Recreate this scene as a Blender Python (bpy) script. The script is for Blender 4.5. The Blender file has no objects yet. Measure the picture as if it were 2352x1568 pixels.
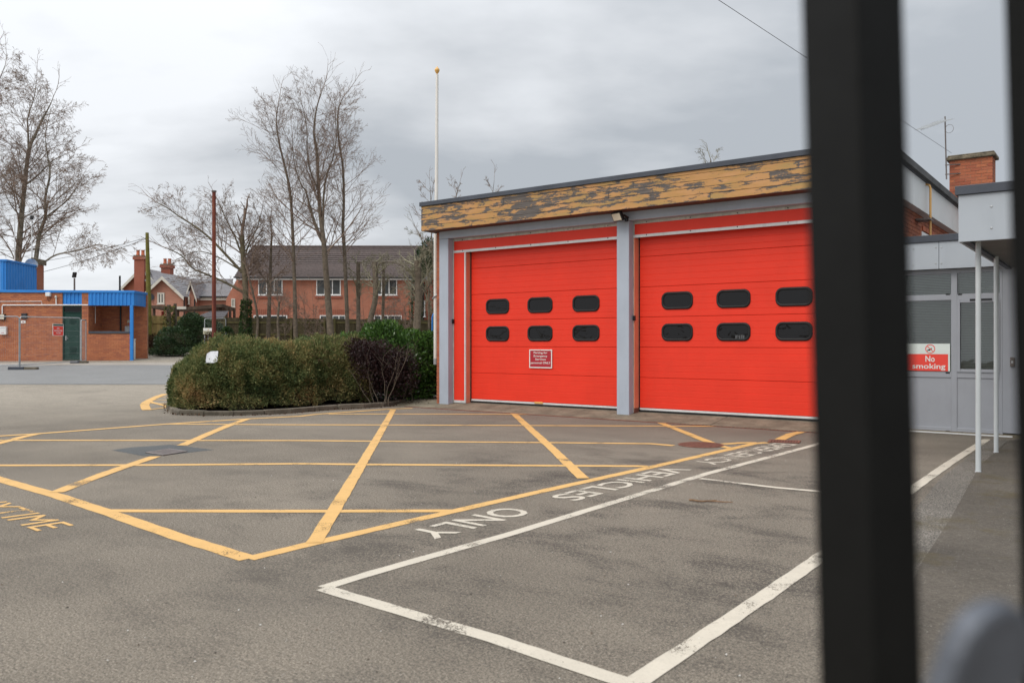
import bpy, math, random
import numpy as np
from mathutils import Vector, Matrix

# ------------------------------------------------------------------ camera, sky, sun, exposure
TH = math.radians(36.65); CT, ST = math.cos(TH), math.sin(TH)   # view direction relative to the station facade (facade runs along X)
F, CX, HY, H = 1900.0, 1176.0, 787.0, 1.5                        # focal length and horizon of the 2352 px wide photograph, eye height
scn = bpy.context.scene
col = scn.collection
cam_d = bpy.data.cameras.new('camera'); cam = bpy.data.objects.new('camera', cam_d); col.objects.link(cam)
cam.location = (0, 0, H); cam.rotation_euler = (math.radians(90), 0, TH)
cam_d.sensor_width = 36; cam_d.lens = 36 * F / 2352; cam_d.shift_y = 3 / 2352
cam_d.clip_start = 0.05; cam_d.clip_end = 3000
cam_d.dof.use_dof = True; cam_d.dof.focus_distance = 16.5; cam_d.dof.aperture_fstop = 3.2
scn.camera = cam
SUN_AZ = Vector((-0.10, -1.0)).normalized(); SUN_EL = math.radians(46)
w = bpy.data.worlds.new('World'); scn.world = w; w.use_nodes = True
def build_world():
    nt = w.node_tree; N = nt.nodes; L = nt.links; N.clear()
    def n(t, **k):
        o = N.new(t)
        for a, b in k.items(): setattr(o, a, b)
        return o
    def math_(op, a, b=None, c=None, clamp=False):
        m = n('ShaderNodeMath', operation=op, use_clamp=clamp)
        for i, v in enumerate((a, b, c)):
            if v is None: continue
            if hasattr(v, 'is_output'): L.new(v, m.inputs[i])
            else: m.inputs[i].default_value = v
        return m.outputs[0]
    out = n('ShaderNodeOutputWorld'); bg = n('ShaderNodeBackground')
    sky = n('ShaderNodeTexSky', sky_type='NISHITA'); sky.sun_disc = False
    sky.sun_elevation = SUN_EL; sky.sun_rotation = math.atan2(SUN_AZ.x, SUN_AZ.y)
    tc = n('ShaderNodeTexCoord'); sep = n('ShaderNodeSeparateXYZ'); L.new(tc.outputs['Generated'], sep.inputs[0])
    X, Y, Z = sep.outputs
    zz = math_('MAXIMUM', Z, 0.0)
    den = math_('ADD', zz, 0.22)
    # cloud deck seen in perspective: direction divided by height
    px = math_('DIVIDE', X, den); py = math_('DIVIDE', Y, den)
    # turn into right / away axes of the view so that the bands lie across it
    u = math_('ADD', math_('MULTIPLY', px, CT), math_('MULTIPLY', py, ST))
    v = math_('ADD', math_('MULTIPLY', px, -ST), math_('MULTIPLY', py, CT))
    cv = n('ShaderNodeCombineXYZ'); L.new(math_('MULTIPLY', u, 0.75), cv.inputs[0]); L.new(math_('MULTIPLY', v, 1.0), cv.inputs[1]); cv.inputs[2].default_value = 3.7
    n1 = n('ShaderNodeTexNoise'); n1.inputs['Scale'].default_value = 0.95; n1.inputs['Detail'].default_value = 6; n1.inputs['Roughness'].default_value = 0.48; n1.inputs['Distortion'].default_value = 0.25
    L.new(cv.outputs[0], n1.inputs['Vector'])
    n2 = n('ShaderNodeTexNoise'); n2.inputs['Scale'].default_value = 2.6; n2.inputs['Detail'].default_value = 5; n2.inputs['Roughness'].default_value = 0.5
    L.new(cv.outputs[0], n2.inputs['Vector'])
    d = math_('ADD', math_('MULTIPLY', n1.outputs['Fac'], 0.70), math_('MULTIPLY', n2.outputs['Fac'], 0.30))
    # the cover thins towards the left of the view
    left = math_('MULTIPLY', math_('ADD', math_('MULTIPLY', X, -CT), math_('MULTIPLY', Y, -ST)), 0.30)
    d = math_('ADD', d, left)
    cr = n('ShaderNodeValToRGB'); L.new(d, cr.inputs[0])
    e = cr.color_ramp.elements
    e[0].position = 0.40; e[0].color = (0.470, 0.502, 0.540, 1)
    e[1].position = 0.635; e[1].color = (0.92, 0.945, 0.98, 1)
    m = cr.color_ramp.elements.new(0.50); m.color = (0.655, 0.680, 0.712, 1)
    up = math_('ADD', 1.0, math_('MULTIPLY', math_('POWER', zz, 3.0), 2.6))  # extra brightness towards the unseen zenith, added for more light from above
    sc = n('ShaderNodeVectorMath', operation='SCALE'); L.new(cr.outputs[0], sc.inputs[0]); L.new(up, sc.inputs[3])
    ns = n('ShaderNodeVectorMath', operation='SCALE'); L.new(sky.outputs[0], ns.inputs[0]); ns.inputs[3].default_value = 0.10
    mix = n('ShaderNodeMix', data_type='RGBA'); mix.inputs[0].default_value = 0.94
    L.new(ns.outputs[0], mix.inputs[6]); L.new(sc.outputs[0], mix.inputs[7])
    L.new(mix.outputs[2], bg.inputs['Color']); bg.inputs['Strength'].default_value = 1.0
    L.new(bg.outputs[0], out.inputs[0])
build_world()
sun_d = bpy.data.lights.new('sun', 'SUN'); sun_d.energy = 1.1; sun_d.angle = math.radians(28); sun_d.color = (1.0, 0.91, 0.78)
sun = bpy.data.objects.new('sun', sun_d); col.objects.link(sun)
sdir = Vector((SUN_AZ.x * math.cos(SUN_EL), SUN_AZ.y * math.cos(SUN_EL), math.sin(SUN_EL)))
sun.rotation_euler = sdir.to_track_quat('Z', 'Y').to_euler()
vs = scn.view_settings; vs.view_transform = 'Standard'; vs.look = 'None'; vs.exposure = 0.02; vs.gamma = 1.0; vs.use_curve_mapping = False
scn.render.film_transparent = False
scn.cycles.use_denoising = True
scn.cycles.max_bounces = 6; scn.cycles.transparent_max_bounces = 12

# ------------------------------------------------------------------ geometry helpers
def c2w(a, b, z=0.0): return Vector((a * CT - b * ST, a * ST + b * CT, z))        # right / ahead of the camera -> world
def ray(x, y):
    a = (x - CX) / F
    return Vector((a * CT - ST, a * ST + CT, (HY - y) / F))
def at(x, y, b): return Vector((0, 0, H)) + ray(x, y) * b
SLOPE = 0.042
def gz(b):                                                                       # the yard is level, then climbs gently
    t = b - 19.0
    if t <= 0: return 0.0
    if t < 6: return SLOPE * t * t / 12
    if t < 26: return SLOPE * (t - 3)
    if t < 34: return SLOPE * (23 + (t - 26) - (t - 26) ** 2 / 16)
    return SLOPE * 27
def gb(p): return -p[0] * ST + p[1] * CT                                         # distance ahead of a world point
def gzw(p): return gz(gb(p))
def G(x, y, dz=0.0):                                                             # point of the ground
    s = (y - HY) / F; lo, hi = 0.5, 200.0
    for _ in range(60):
        m = (lo + hi) / 2
        if H - s * m > gz(m) + dz: lo = m
        else: hi = m
    return at(x, y, lo)
def onY(x, y, Y):
    d = ray(x, y); t = Y / d.y
    return Vector((d.x * t, Y, H + d.z * t))
def onX(x, y, X):
    d = ray(x, y); t = X / d.x
    return Vector((X, d.y * t, H + d.z * t))

def tag(o, label=None, cat=None, group=None, kind=None):
    if label: o['label'] = label
    if cat: o['category'] = cat
    if group: o['group'] = group
    if kind: o['kind'] = kind
    return o
def link(name, me, m=None, parent=None, loc=None, rot=None):
    o = bpy.data.objects.new(name, me); col.objects.link(o)
    if m is not None and me is not None and not me.materials: me.materials.append(m)
    if parent is not None: o.parent = parent
    if loc is not None: o.location = loc
    if rot is not None: o.rotation_euler = rot
    return o
def thing(name, label, cat, loc=(0, 0, 0), rotz=0.0, group=None):
    o = bpy.data.objects.new(name, None); col.objects.link(o)
    o.empty_display_size = 0.2; o.location = loc; o.rotation_euler = (0, 0, rotz)
    return tag(o, label, cat, group)
class Frame:
    def __init__(s, loc, rotz):
        s.loc = Vector(loc); s.rotz = rotz; s.c, s.s = math.cos(rotz), math.sin(rotz)
    def h(s, x, y, ly=0.0):                                # pixel -> local (x, z) on the plane local y = ly
        d = ray(x, y); o = Vector((0, 0, H)) - s.loc
        lo = (o.x * s.c + o.y * s.s, -o.x * s.s + o.y * s.c); ld = (d.x * s.c + d.y * s.s, -d.x * s.s + d.y * s.c)
        t = (ly - lo[1]) / ld[1]
        return lo[0] + ld[0] * t, o.z + d.z * t
    def x(s, x, ly=0.0): return s.h(x, 700, ly)[0]
    def w(s, lx, ly, lz): return s.loc + Vector((lx * s.c - ly * s.s, lx * s.s + ly * s.c, lz))

class MB:
    def __init__(s): s.v = []; s.f = []
    def add(s, vs_, fs):
        k = len(s.v); s.v += [tuple(p) for p in vs_]; s.f += [tuple(i + k for i in f) for f in fs]; return s
    def box(s, x0, x1, y0, y1, z0, z1):
        return s.add([(x0, y0, z0), (x1, y0, z0), (x1, y1, z0), (x0, y1, z0), (x0, y0, z1), (x1, y0, z1), (x1, y1, z1), (x0, y1, z1)],
                     [(0, 3, 2, 1), (4, 5, 6, 7), (0, 1, 5, 4), (1, 2, 6, 5), (2, 3, 7, 6), (3, 0, 4, 7)])
    def obox(s, c, ux, uy, uz):                            # centre and three half vectors
        c, ux, uy, uz = map(Vector, (c, ux, uy, uz)); P = []
        for dz in (-1, 1):
            for dx, dy in ((-1, -1), (1, -1), (1, 1), (-1, 1)): P.append(c + ux * dx + uy * dy + uz * dz)
        return s.add(P, [(0, 3, 2, 1), (4, 5, 6, 7), (0, 1, 5, 4), (1, 2, 6, 5), (2, 3, 7, 6), (3, 0, 4, 7)])
    def poly(s, pts): return s.add(pts, [tuple(range(len(pts)))])
    def prism(s, pts, vec):                                # polygon swept along vec
        n = len(pts); vec = Vector(vec); P = [Vector(p) for p in pts]
        return s.add(P + [p + vec for p in P], [tuple(range(n))[::-1], tuple(range(n, 2 * n))] + [(i, (i + 1) % n, n + (i + 1) % n, n + i) for i in range(n)])
    def tube(s, path, r, n=8):
        path = [Vector(p) for p in path]; m = len(path); rr = r if isinstance(r, (list, tuple)) else [r] * m
        V = []; up = None
        for i, p in enumerate(path):
            t = (path[min(i + 1, m - 1)] - path[max(i - 1, 0)]).normalized()
            if up is None: up = t.orthogonal().normalized()
            up = (up - t * up.dot(t)).normalized(); sd = t.cross(up)
            for k in range(n):
                a = 2 * math.pi * k / n
                V.append(p + (up * math.cos(a) + sd * math.sin(a)) * rr[i])
        Fc = [(i * n + k, i * n + (k + 1) % n, (i + 1) * n + (k + 1) % n, (i + 1) * n + k) for i in range(m - 1) for k in range(n)]
        Fc += [tuple(range(n))[::-1], tuple(range((m - 1) * n, m * n))]
        return s.add(V, Fc)
    def lathe(s, prof, c=(0, 0, 0), n=14):                 # (radius, z) profile round the vertical through c
        V = [(c[0] + r * math.cos(2 * math.pi * k / n), c[1] + r * math.sin(2 * math.pi * k / n), c[2] + z) for r, z in prof for k in range(n)]
        Fc = [(i * n + k, i * n + (k + 1) % n, (i + 1) * n + (k + 1) % n, (i + 1) * n + k) for i in range(len(prof) - 1) for k in range(n)]
        Fc += [tuple(range(n))[::-1], tuple(range((len(prof) - 1) * n, len(prof) * n))]
        return s.add(V, Fc)
    def mesh(s, name):
        me = bpy.data.meshes.new(name); me.from_pydata(s.v, [], s.f); me.update(); return me
    def build(s, name, m, parent=None, smooth=False, bevel=0.0, loc=None, rot=None):
        me = s.mesh(name)
        if smooth:
            me.shade_smooth()
            me.set_sharp_from_angle(angle=math.radians(45))
        o = link(name, me, m, parent, loc, rot)
        if bevel:
            b = o.modifiers.new('bevel', 'BEVEL'); b.width = bevel; b.segments = 2; b.limit_method = 'ANGLE'
        return o
def box(name, m, parent, x0, x1, y0, y1, z0, z1, bevel=0.0):
    return MB().box(min(x0, x1), max(x0, x1), min(y0, y1), max(y0, y1), min(z0, z1), max(z0, z1)).build(name, m, parent, bevel=bevel)
def np_mesh(name, V, Q, tint=None):
    V = np.asarray(V, dtype=np.float32); Q = np.asarray(Q, dtype=np.int32); k = Q.shape[1]
    me = bpy.data.meshes.new(name); me.vertices.add(len(V)); me.vertices.foreach_set('co', V.ravel())
    me.loops.add(Q.size); me.loops.foreach_set('vertex_index', Q.ravel())
    me.polygons.add(len(Q)); me.polygons.foreach_set('loop_start', np.arange(0, Q.size, k, dtype=np.int32))
    me.update(calc_edges=True)
    if tint is not None:
        a = me.attributes.new('tint', 'FLOAT', 'FACE'); a.data.foreach_set('value', np.asarray(tint, dtype=np.float32))
    return me
def copy_of(o, parent, loc=None, rot=None):
    c = o.copy(); col.objects.link(c); c.parent = parent
    if loc is not None: c.location = loc
    if rot is not None: c.rotation_euler = rot
    return c
_tm = {}
def text_geo(s, bold=0.0, spacing=1.0):                    # flat outline of a word: points scaled to the unit square, faces, aspect
    k = (s, bold, spacing)
    if k not in _tm:
        cu = bpy.data.curves.new('t', 'FONT'); cu.body = s; cu.offset = bold; cu.space_character = spacing; cu.resolution_u = 3
        ob = bpy.data.objects.new('t', cu); col.objects.link(ob)
        dg = bpy.context.evaluated_depsgraph_get(); me = bpy.data.meshes.new_from_object(ob.evaluated_get(dg))
        V = [tuple(v.co) for v in me.vertices]; Fc = [tuple(p.vertices) for p in me.polygons]
        bpy.data.objects.remove(ob); bpy.data.curves.remove(cu); bpy.data.meshes.remove(me)
        x0 = min(v[0] for v in V); x1 = max(v[0] for v in V); y0 = min(v[1] for v in V); y1 = max(v[1] for v in V)
        _tm[k] = ([((v[0] - x0) / (x1 - x0), (v[1] - y0) / (y1 - y0)) for v in V], Fc, (x1 - x0) / (y1 - y0))
    return _tm[k]
def text_on(name, s, p0, p1, q0, q1, m, parent, bold=0.0, spacing=1.0):   # word between base line p0-p1 and top line q0-q1
    V, Fc, _ = text_geo(s, bold, spacing); p0, p1, q0, q1 = map(Vector, (p0, p1, q0, q1))
    P = [(p0 * (1 - u) + p1 * u) * (1 - v) + (q0 * (1 - u) + q1 * u) * v for u, v in V]
    return MB().add(P, Fc).build(name, m, parent)

# ------------------------------------------------------------------ materials
class NT:
    def __init__(s, m):
        s.t = m.node_tree; s.N = s.t.nodes; s.L = s.t.links
        s.b = s.N['Principled BSDF']
    def n(s, t, **k):
        o = s.N.new(t)
        for a, b in k.items(): setattr(o, a, b)
        return o
    def put(s, v, sock):
        if hasattr(v, 'is_output'): s.L.new(v, sock)
        elif isinstance(v, (tuple, list)) and len(v) == 3 and sock.type == 'RGBA': sock.default_value = (*v, 1)
        else: sock.default_value = v
    def math(s, op, a, b=None, clamp=False):
        o = s.n('ShaderNodeMath', operation=op, use_clamp=clamp); s.put(a, o.inputs[0])
        if b is not None: s.put(b, o.inputs[1])
        return o.outputs[0]
    def pos(s, scale=(1, 1, 1), space='world'):
        if space == 'world': v = s.n('ShaderNodeNewGeometry').outputs['Position']
        else: v = s.n('ShaderNodeTexCoord').outputs['Object']
        mp = s.n('ShaderNodeMapping'); s.L.new(v, mp.inputs[0]); mp.inputs['Scale'].default_value = scale
        return mp.outputs[0]
    def noise(s, scale, detail=3, rough=0.5, vec=None, dist=0.0):
        o = s.n('ShaderNodeTexNoise'); o.inputs['Scale'].default_value = scale; o.inputs['Detail'].default_value = detail
        o.inputs['Roughness'].default_value = rough; o.inputs['Distortion'].default_value = dist
        s.L.new(vec if vec is not None else s.pos(), o.inputs['Vector']); return o.outputs['Fac']
    def ramp(s, f, *stops):
        o = s.n('ShaderNodeValToRGB'); s.L.new(f, o.inputs[0]); el = o.color_ramp.elements
        while len(el) < len(stops): el.new(0.5)
        for e_, (p, c) in zip(el, stops):
            e_.position = p; e_.color = (*c, 1) if isinstance(c, tuple) else (c, c, c, 1)
        return o.outputs[0]
    def mix(s, f, a, b, mode='MIX'):
        o = s.n('ShaderNodeMix', data_type='RGBA', blend_type=mode); s.put(f, o.inputs[0]); s.put(a, o.inputs[6]); s.put(b, o.inputs[7]); return o.outputs[2]
    def rand(s): return s.n('ShaderNodeObjectInfo').outputs['Random']
    def attr(s, name): return s.n('ShaderNodeAttribute', attribute_name=name).outputs['Fac']
    def bump(s, hgt, strength=0.3, dist=0.01):
        o = s.n('ShaderNodeBump'); o.inputs['Strength'].default_value = strength; o.inputs['Distance'].default_value = dist
        s.L.new(hgt, o.inputs['Height']); s.L.new(o.outputs[0], s.b.inputs['Normal'])
    def set(s, **k):
        for a, v in k.items(): s.put(v, s.b.inputs[a.replace('_', ' ')])
def newmat(name):
    m = bpy.data.materials.new(name); m.use_nodes = True; return m, NT(m)
def plain(name, c, rough=0.6, var=0.12, scale=3.0, metal=0.0, bump=0.0, bscale=40, dirt=0.0, rvar=0.0, space='world', spec=0.35):
    """paint, metal or render: a base colour with cloudy wear, optional grime and fine relief"""
    m, t = newmat(name)
    nz = t.noise(scale, 5, 0.6, t.pos(space=space))
    lo = tuple(x * (1 - var) for x in c); hi = tuple(min(1, x * (1 + var)) for x in c)
    cc = t.ramp(nz, (0.3, lo), (0.7, hi))
    if rvar: cc = t.mix(1.0, cc, t.ramp(t.rand(), (0, 1 - rvar), (1, 1.0)), 'MULTIPLY')
    if dirt:
        g = t.noise(scale * 4, 6, 0.65, t.pos((1, 1, 0.25), space))
        cc = t.mix(t.math('MULTIPLY', t.ramp(g, (0.52, 0.0), (0.72, 1.0)), dirt), cc, tuple(x * 0.35 for x in c))
    t.set(Base_Color=cc, Roughness=rough, Metallic=metal)
    t.b.inputs['Specular IOR Level'].default_value = spec
    if bump: t.bump(t.noise(bscale, 4, 0.6, t.pos(space=space)), bump, 0.006)
    return m
def brick_piece(name, cols, attr=None, rough=0.85, soot=0.0):
    """one brick: fired clay, its own tone by object (or by the face attribute of joined brickwork)"""
    m, t = newmat(name)
    r = t.attr(attr) if attr else t.rand()
    k = len(cols) - 1
    c = t.ramp(r, *[(i / k, cc) for i, cc in enumerate(cols)])
    c = t.mix(t.ramp(t.noise(18, 5, 0.7), (0.35, 0.0), (0.75, 0.55)), c, tuple(x * 0.62 for x in cols[0]))
    if soot: c = t.mix(t.math('MULTIPLY', t.ramp(t.noise(2.2, 5, 0.6), (0.5, 0.0), (0.68, 1.0)), soot), c, (0.06, 0.045, 0.035))
    t.set(Base_Color=c, Roughness=rough); t.bump(t.noise(60, 4, 0.7), 0.35, 0.004)
    return m
def brick_wall(name, c1, c2, mortar, scale=1.0, dark=0.0):
    """far brickwork whose single bricks cannot be told apart"""
    m, t = newmat(name)
    tc = t.n('ShaderNodeTexCoord'); sp = t.n('ShaderNodeSeparateXYZ'); t.L.new(tc.outputs['Object'], sp.inputs[0])
    cb = t.n('ShaderNodeCombineXYZ'); t.L.new(t.math('ADD', sp.outputs[0], sp.outputs[1]), cb.inputs[0]); t.L.new(sp.outputs[2], cb.inputs[1])
    b = t.n('ShaderNodeTexBrick'); t.L.new(cb.outputs[0], b.inputs['Vector'])
    b.inputs['Color1'].default_value = (*c1, 1); b.inputs['Color2'].default_value = (*c2, 1); b.inputs['Mortar'].default_value = (*mortar, 1)
    b.inputs['Scale'].default_value = 1.0; b.inputs['Brick Width'].default_value = 0.225; b.inputs['Row Height'].default_value = 0.075; b.inputs['Mortar Size'].default_value = 0.009; b.inputs['Bias'].default_value = -0.1
    c = t.mix(t.ramp(t.noise(0.9, 5, 0.6), (0.35, 0.0), (0.7, 0.5)), b.outputs['Color'], tuple(x * 0.6 for x in c1))
    t.set(Base_Color=c, Roughness=0.88); t.bump(b.outputs['Fac'], -0.4, 0.006)
    return m
def leaf_mat(name, stops, rough=0.55, spec=0.3):
    m, t = newmat(name)
    c = t.ramp(t.attr('tint'), *stops)
    t.set(Base_Color=c, Roughness=rough); t.b.inputs['Specular IOR Level'].default_value = spec
    tr = t.n('ShaderNodeBsdfTranslucent'); t.L.new(c, tr.inputs[0])
    ms = t.n('ShaderNodeMixShader'); ms.inputs[0].default_value = 0.18
    t.L.new(t.b.outputs[0], ms.inputs[1]); t.L.new(tr.outputs[0], ms.inputs[2]); t.L.new(ms.outputs[0], t.N['Material Output'].inputs[0])
    return m
def glass_mat(name, tint=(0.5, 0.53, 0.52), refl=1.0, wavy=0.0, rough=0.02, opaque=0.0, body=(0.008, 0.009, 0.01), ior=1.5):
    m, t = newmat(name)
    gl = t.n('ShaderNodeBsdfGlossy'); gl.inputs['Roughness'].default_value = rough; gl.inputs['Color'].default_value = (refl, refl, refl, 1)
    tr = t.n('ShaderNodeBsdfTransparent'); tr.inputs[0].default_value = (*tint, 1)
    df = t.n('ShaderNodeBsdfDiffuse'); df.inputs[0].default_value = (*body, 1)
    m0 = t.n('ShaderNodeMixShader'); m0.inputs[0].default_value = opaque; t.L.new(tr.outputs[0], m0.inputs[1]); t.L.new(df.outputs[0], m0.inputs[2])
    fr = t.n('ShaderNodeFresnel'); fr.inputs[0].default_value = ior
    m1 = t.n('ShaderNodeMixShader'); t.L.new(fr.outputs[0], m1.inputs[0]); t.L.new(m0.outputs[0], m1.inputs[1]); t.L.new(gl.outputs[0], m1.inputs[2])
    if wavy:
        bp = t.n('ShaderNodeBump'); bp.inputs['Strength'].default_value = wavy; bp.inputs['Distance'].default_value = 0.02
        t.L.new(t.noise(3.0, 2, 0.5, dist=1.2), bp.inputs['Height']); t.L.new(bp.outputs[0], gl.inputs['Normal']); t.L.new(bp.outputs[0], fr.inputs['Normal'])
    t.L.new(m1.outputs[0], t.N['Material Output'].inputs[0])
    return m

def asphalt(name, base, speck=0.45, patch=0.22, stains=0.0, warm=(1.0, 0.97, 0.92), moss=0.0, pale=False):
    m, t = newmat(name)
    P = t.pos()
    c = t.ramp(t.noise(0.35, 6, 0.6, P), (0.3, tuple(base * (1 - patch) * k for k in warm)), (0.7, tuple(base * (1 + patch) * k for k in warm)))
    f1 = t.ramp(t.noise(95, 3, 0.75, P), (0.36, 1 - speck), (0.5, 1.0), (0.64, 1 + speck * 1.3))
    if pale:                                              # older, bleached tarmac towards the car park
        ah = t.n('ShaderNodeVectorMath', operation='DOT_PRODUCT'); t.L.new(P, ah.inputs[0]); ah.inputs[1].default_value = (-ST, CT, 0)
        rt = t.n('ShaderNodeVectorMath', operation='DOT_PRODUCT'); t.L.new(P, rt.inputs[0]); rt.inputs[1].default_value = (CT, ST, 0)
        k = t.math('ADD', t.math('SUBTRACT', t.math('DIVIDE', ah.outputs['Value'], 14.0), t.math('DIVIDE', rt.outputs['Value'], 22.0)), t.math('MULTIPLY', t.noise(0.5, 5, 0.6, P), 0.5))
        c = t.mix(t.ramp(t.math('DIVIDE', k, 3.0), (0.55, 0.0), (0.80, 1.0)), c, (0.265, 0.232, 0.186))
    c = t.mix(1.0, c, f1, 'MULTIPLY')
    f2 = t.ramp(t.noise(38, 3, 0.7, P), (0.38, 0.74), (0.5, 1.0), (0.62, 1.2))
    c = t.mix(0.8, c, f2, 'MULTIPLY')
    vo = t.n('ShaderNodeTexVoronoi'); vo.inputs['Scale'].default_value = 70; t.L.new(P, vo.inputs['Vector'])
    chip = t.math('MULTIPLY', t.ramp(vo.outputs['Distance'], (0.16, 1.0), (0.28, 0.0)), t.ramp(t.noise(23, 2, 0.5, P), (0.55, 0.0), (0.66, 0.75)))
    c = t.mix(chip, c, (0.34, 0.32, 0.28))
    if stains:
        sx = t.n('ShaderNodeVectorMath', operation='DISTANCE'); t.L.new(P, sx.inputs[0]); sx.inputs[1].default_value = (-3.1, 7.0, 0)
        near = t.ramp(t.math('DIVIDE', sx.outputs['Value'], 6.0), (0.40, 1.0), (1.0, 0.22))
        rot = t.n('ShaderNodeMapping'); t.L.new(P, rot.inputs[0]); rot.inputs['Rotation'].default_value = (0, 0, -TH); rot.inputs['Scale'].default_value = (0.8, 1.25, 1)
        s1 = t.ramp(t.math('ADD', t.math('MULTIPLY', t.noise(1.25, 8, 0.68, rot.outputs[0], 0.3), 0.50), t.math('MULTIPLY', t.noise(46, 3, 0.8, P), 0.50)), (0.498, 0.0), (0.575, 1.0))
        c = t.mix(t.math('MULTIPLY', t.math('MULTIPLY', s1, near), stains), c, (0.050, 0.043, 0.036))
        s2 = t.ramp(t.noise(0.55, 7, 0.65, P), (0.54, 0.0), (0.72, 0.30))
        c = t.mix(s2, c, (0.085, 0.075, 0.063))
    if moss:
        s3 = t.ramp(t.noise(1.3, 7, 0.7, P), (0.54, 0.0), (0.68, moss))
        c = t.mix(s3, c, (0.075, 0.058, 0.022))
    t.set(Base_Color=c, Roughness=0.86); t.b.inputs['Specular IOR Level'].default_value = 0.3
    t.bump(t.math('ADD', t.noise(95, 3, 0.75, P), t.math('MULTIPLY', t.noise(38, 3, 0.7, P), 0.7)), 0.55, 0.012)
    return m
def road_paint(name, c, worn, thr=0.62):
    """thermoplastic marking: edges and cracks broken through to the tarmac"""
    m, t = newmat(name)
    P = t.pos()
    cc = t.ramp(t.noise(5, 6, 0.7, P), (0.3, tuple(x * 0.86 for x in c)), (0.7, c))
    cc = t.mix(t.ramp(t.noise(60, 3, 0.7, P), (0.52, 0.0), (0.74, 0.4)), cc, tuple(x * 0.6 for x in c))
    t.set(Base_Color=cc, Roughness=0.75)
    wv = t.math('ADD', t.math('MULTIPLY', t.noise(2.2, 5, 0.6, P), 0.55), t.math('MULTIPLY', t.noise(70, 4, 0.8, P), 0.45))
    a = t.ramp(wv, (thr - worn, 1.0), (thr - worn + 0.025, 0.0))
    t.set(Alpha=a)
    t.bump(t.noise(80, 3, 0.7, P), 0.4, 0.008)
    return m

M = {}
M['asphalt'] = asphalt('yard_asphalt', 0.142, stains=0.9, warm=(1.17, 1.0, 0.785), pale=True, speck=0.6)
M['asphalt_road'] = asphalt('smooth_asphalt', 0.200, speck=0.18, patch=0.10, warm=(0.98, 0.98, 0.96))
M['asphalt_patch'] = asphalt('patch_asphalt', 0.085, speck=0.25, warm=(0.96, 1.0, 1.0))
M['asphalt_pale'] = asphalt('pale_asphalt', 0.290, speck=0.2, patch=0.12, warm=(1.06, 0.95, 0.82))
M['asphalt_path'] = asphalt('path_asphalt', 0.080, speck=0.2, patch=0.45, moss=0.7, warm=(1.16, 1.0, 0.80))
M['gravelly'] = asphalt('gravelly_asphalt', 0.120, speck=0.9, patch=0.35, moss=0.75, warm=(1.10, 0.99, 0.84))
M['yellow'] = road_paint('yellow_road_paint', (0.63, 0.375, 0.125), 0.0, 0.572)
M['white'] = road_paint('white_road_paint', (0.54, 0.485, 0.395), 0.0, 0.552)
M['concrete'] = plain('mossy_concrete', (0.185, 0.160, 0.115), 0.9, 0.4, 2.5, bump=0.5, bscale=30, dirt=0.75)
M['kerb'] = plain('kerb_concrete', (0.165, 0.142, 0.108), 0.9, 0.3, 4, bump=0.4, bscale=35, dirt=0.6, rvar=0.3)
M['soil'] = plain('soil', (0.050, 0.034, 0.024), 0.95, 0.5, 9, bump=0.9, bscale=25)
M['grey_paint'] = plain('grey_blue_masonry_paint', (0.40, 0.445, 0.515), 0.62, 0.07, 1.2, bump=0.15, bscale=60, dirt=0.12)
M['red'] = plain('red_coated_steel', (0.80, 0.040, 0.016), 0.5, 0.05, 1.3, bump=0.06, bscale=180, dirt=0.05)
M['salmon'] = plain('faded_red_frame', (0.74, 0.27, 0.16), 0.6, 0.1, 2.0, dirt=0.12)
M['alu'] = plain('white_aluminium', (0.66, 0.665, 0.66), 0.45, 0.08, 3, metal=0.15, dirt=0.22)
M['alu_dirty'] = plain('weathered_aluminium', (0.50, 0.48, 0.43), 0.55, 0.2, 4, metal=0.1, dirt=0.55)
M['rubber'] = plain('black_rubber', (0.013, 0.013, 0.014), 0.55, 0.2, 10)
M['soffit'] = plain('brown_soffit', (0.13, 0.055, 0.035), 0.8, 0.2, 3)
M['black'] = plain('black_plastic', (0.012, 0.012, 0.013), 0.45, 0.2, 10)
M['coping'] = plain('dark_grey_coping', (0.062, 0.070, 0.088), 0.55, 0.2, 1.5, dirt=0.2)
M['felt'] = plain('roof_felt', (0.10, 0.10, 0.10), 0.9, 0.3, 2)
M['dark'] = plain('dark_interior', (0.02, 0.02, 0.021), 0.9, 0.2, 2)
M['white_pole'] = plain('cream_white_paint', (0.74, 0.71, 0.665), 0.5, 0.06, 3, dirt=0.1)
M['gold'] = plain('gold_paint', (0.72, 0.42, 0.13), 0.42, 0.15, 20)
M['galv'] = plain('galvanised_steel', (0.40, 0.42, 0.43), 0.5, 0.2, 12, metal=0.4)
M['grey_panel'] = plain('grey_composite_panel', (0.40, 0.435, 0.475), 0.42, 0.05, 0.8, dirt=0.08)
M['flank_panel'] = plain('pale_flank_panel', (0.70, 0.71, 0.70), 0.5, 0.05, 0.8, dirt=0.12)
M['grey_frame'] = plain('grey_window_frame', (0.33, 0.345, 0.38), 0.45, 0.05, 2, dirt=0.08)
M['brick_red'] = brick_piece('red_brick', [(0.40, 0.115, 0.055), (0.47, 0.155, 0.070), (0.33, 0.088, 0.045), (0.43, 0.145, 0.075)], soot=0.35)
M['brick_hut'] = brick_piece('orange_brick', [(0.45, 0.145, 0.070), (0.56, 0.215, 0.098), (0.51, 0.180, 0.084), (0.37, 0.130, 0.075), (0.54, 0.195, 0.088)])
M['brick_hut_j'] = brick_piece('orange_brickwork', [(0.45, 0.145, 0.070), (0.56, 0.215, 0.098), (0.51, 0.180, 0.084), (0.37, 0.130, 0.075), (0.54, 0.195, 0.088)], attr='tint')
M['mortar'] = plain('mortar', (0.34, 0.19, 0.125), 0.95, 0.2, 8)
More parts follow.
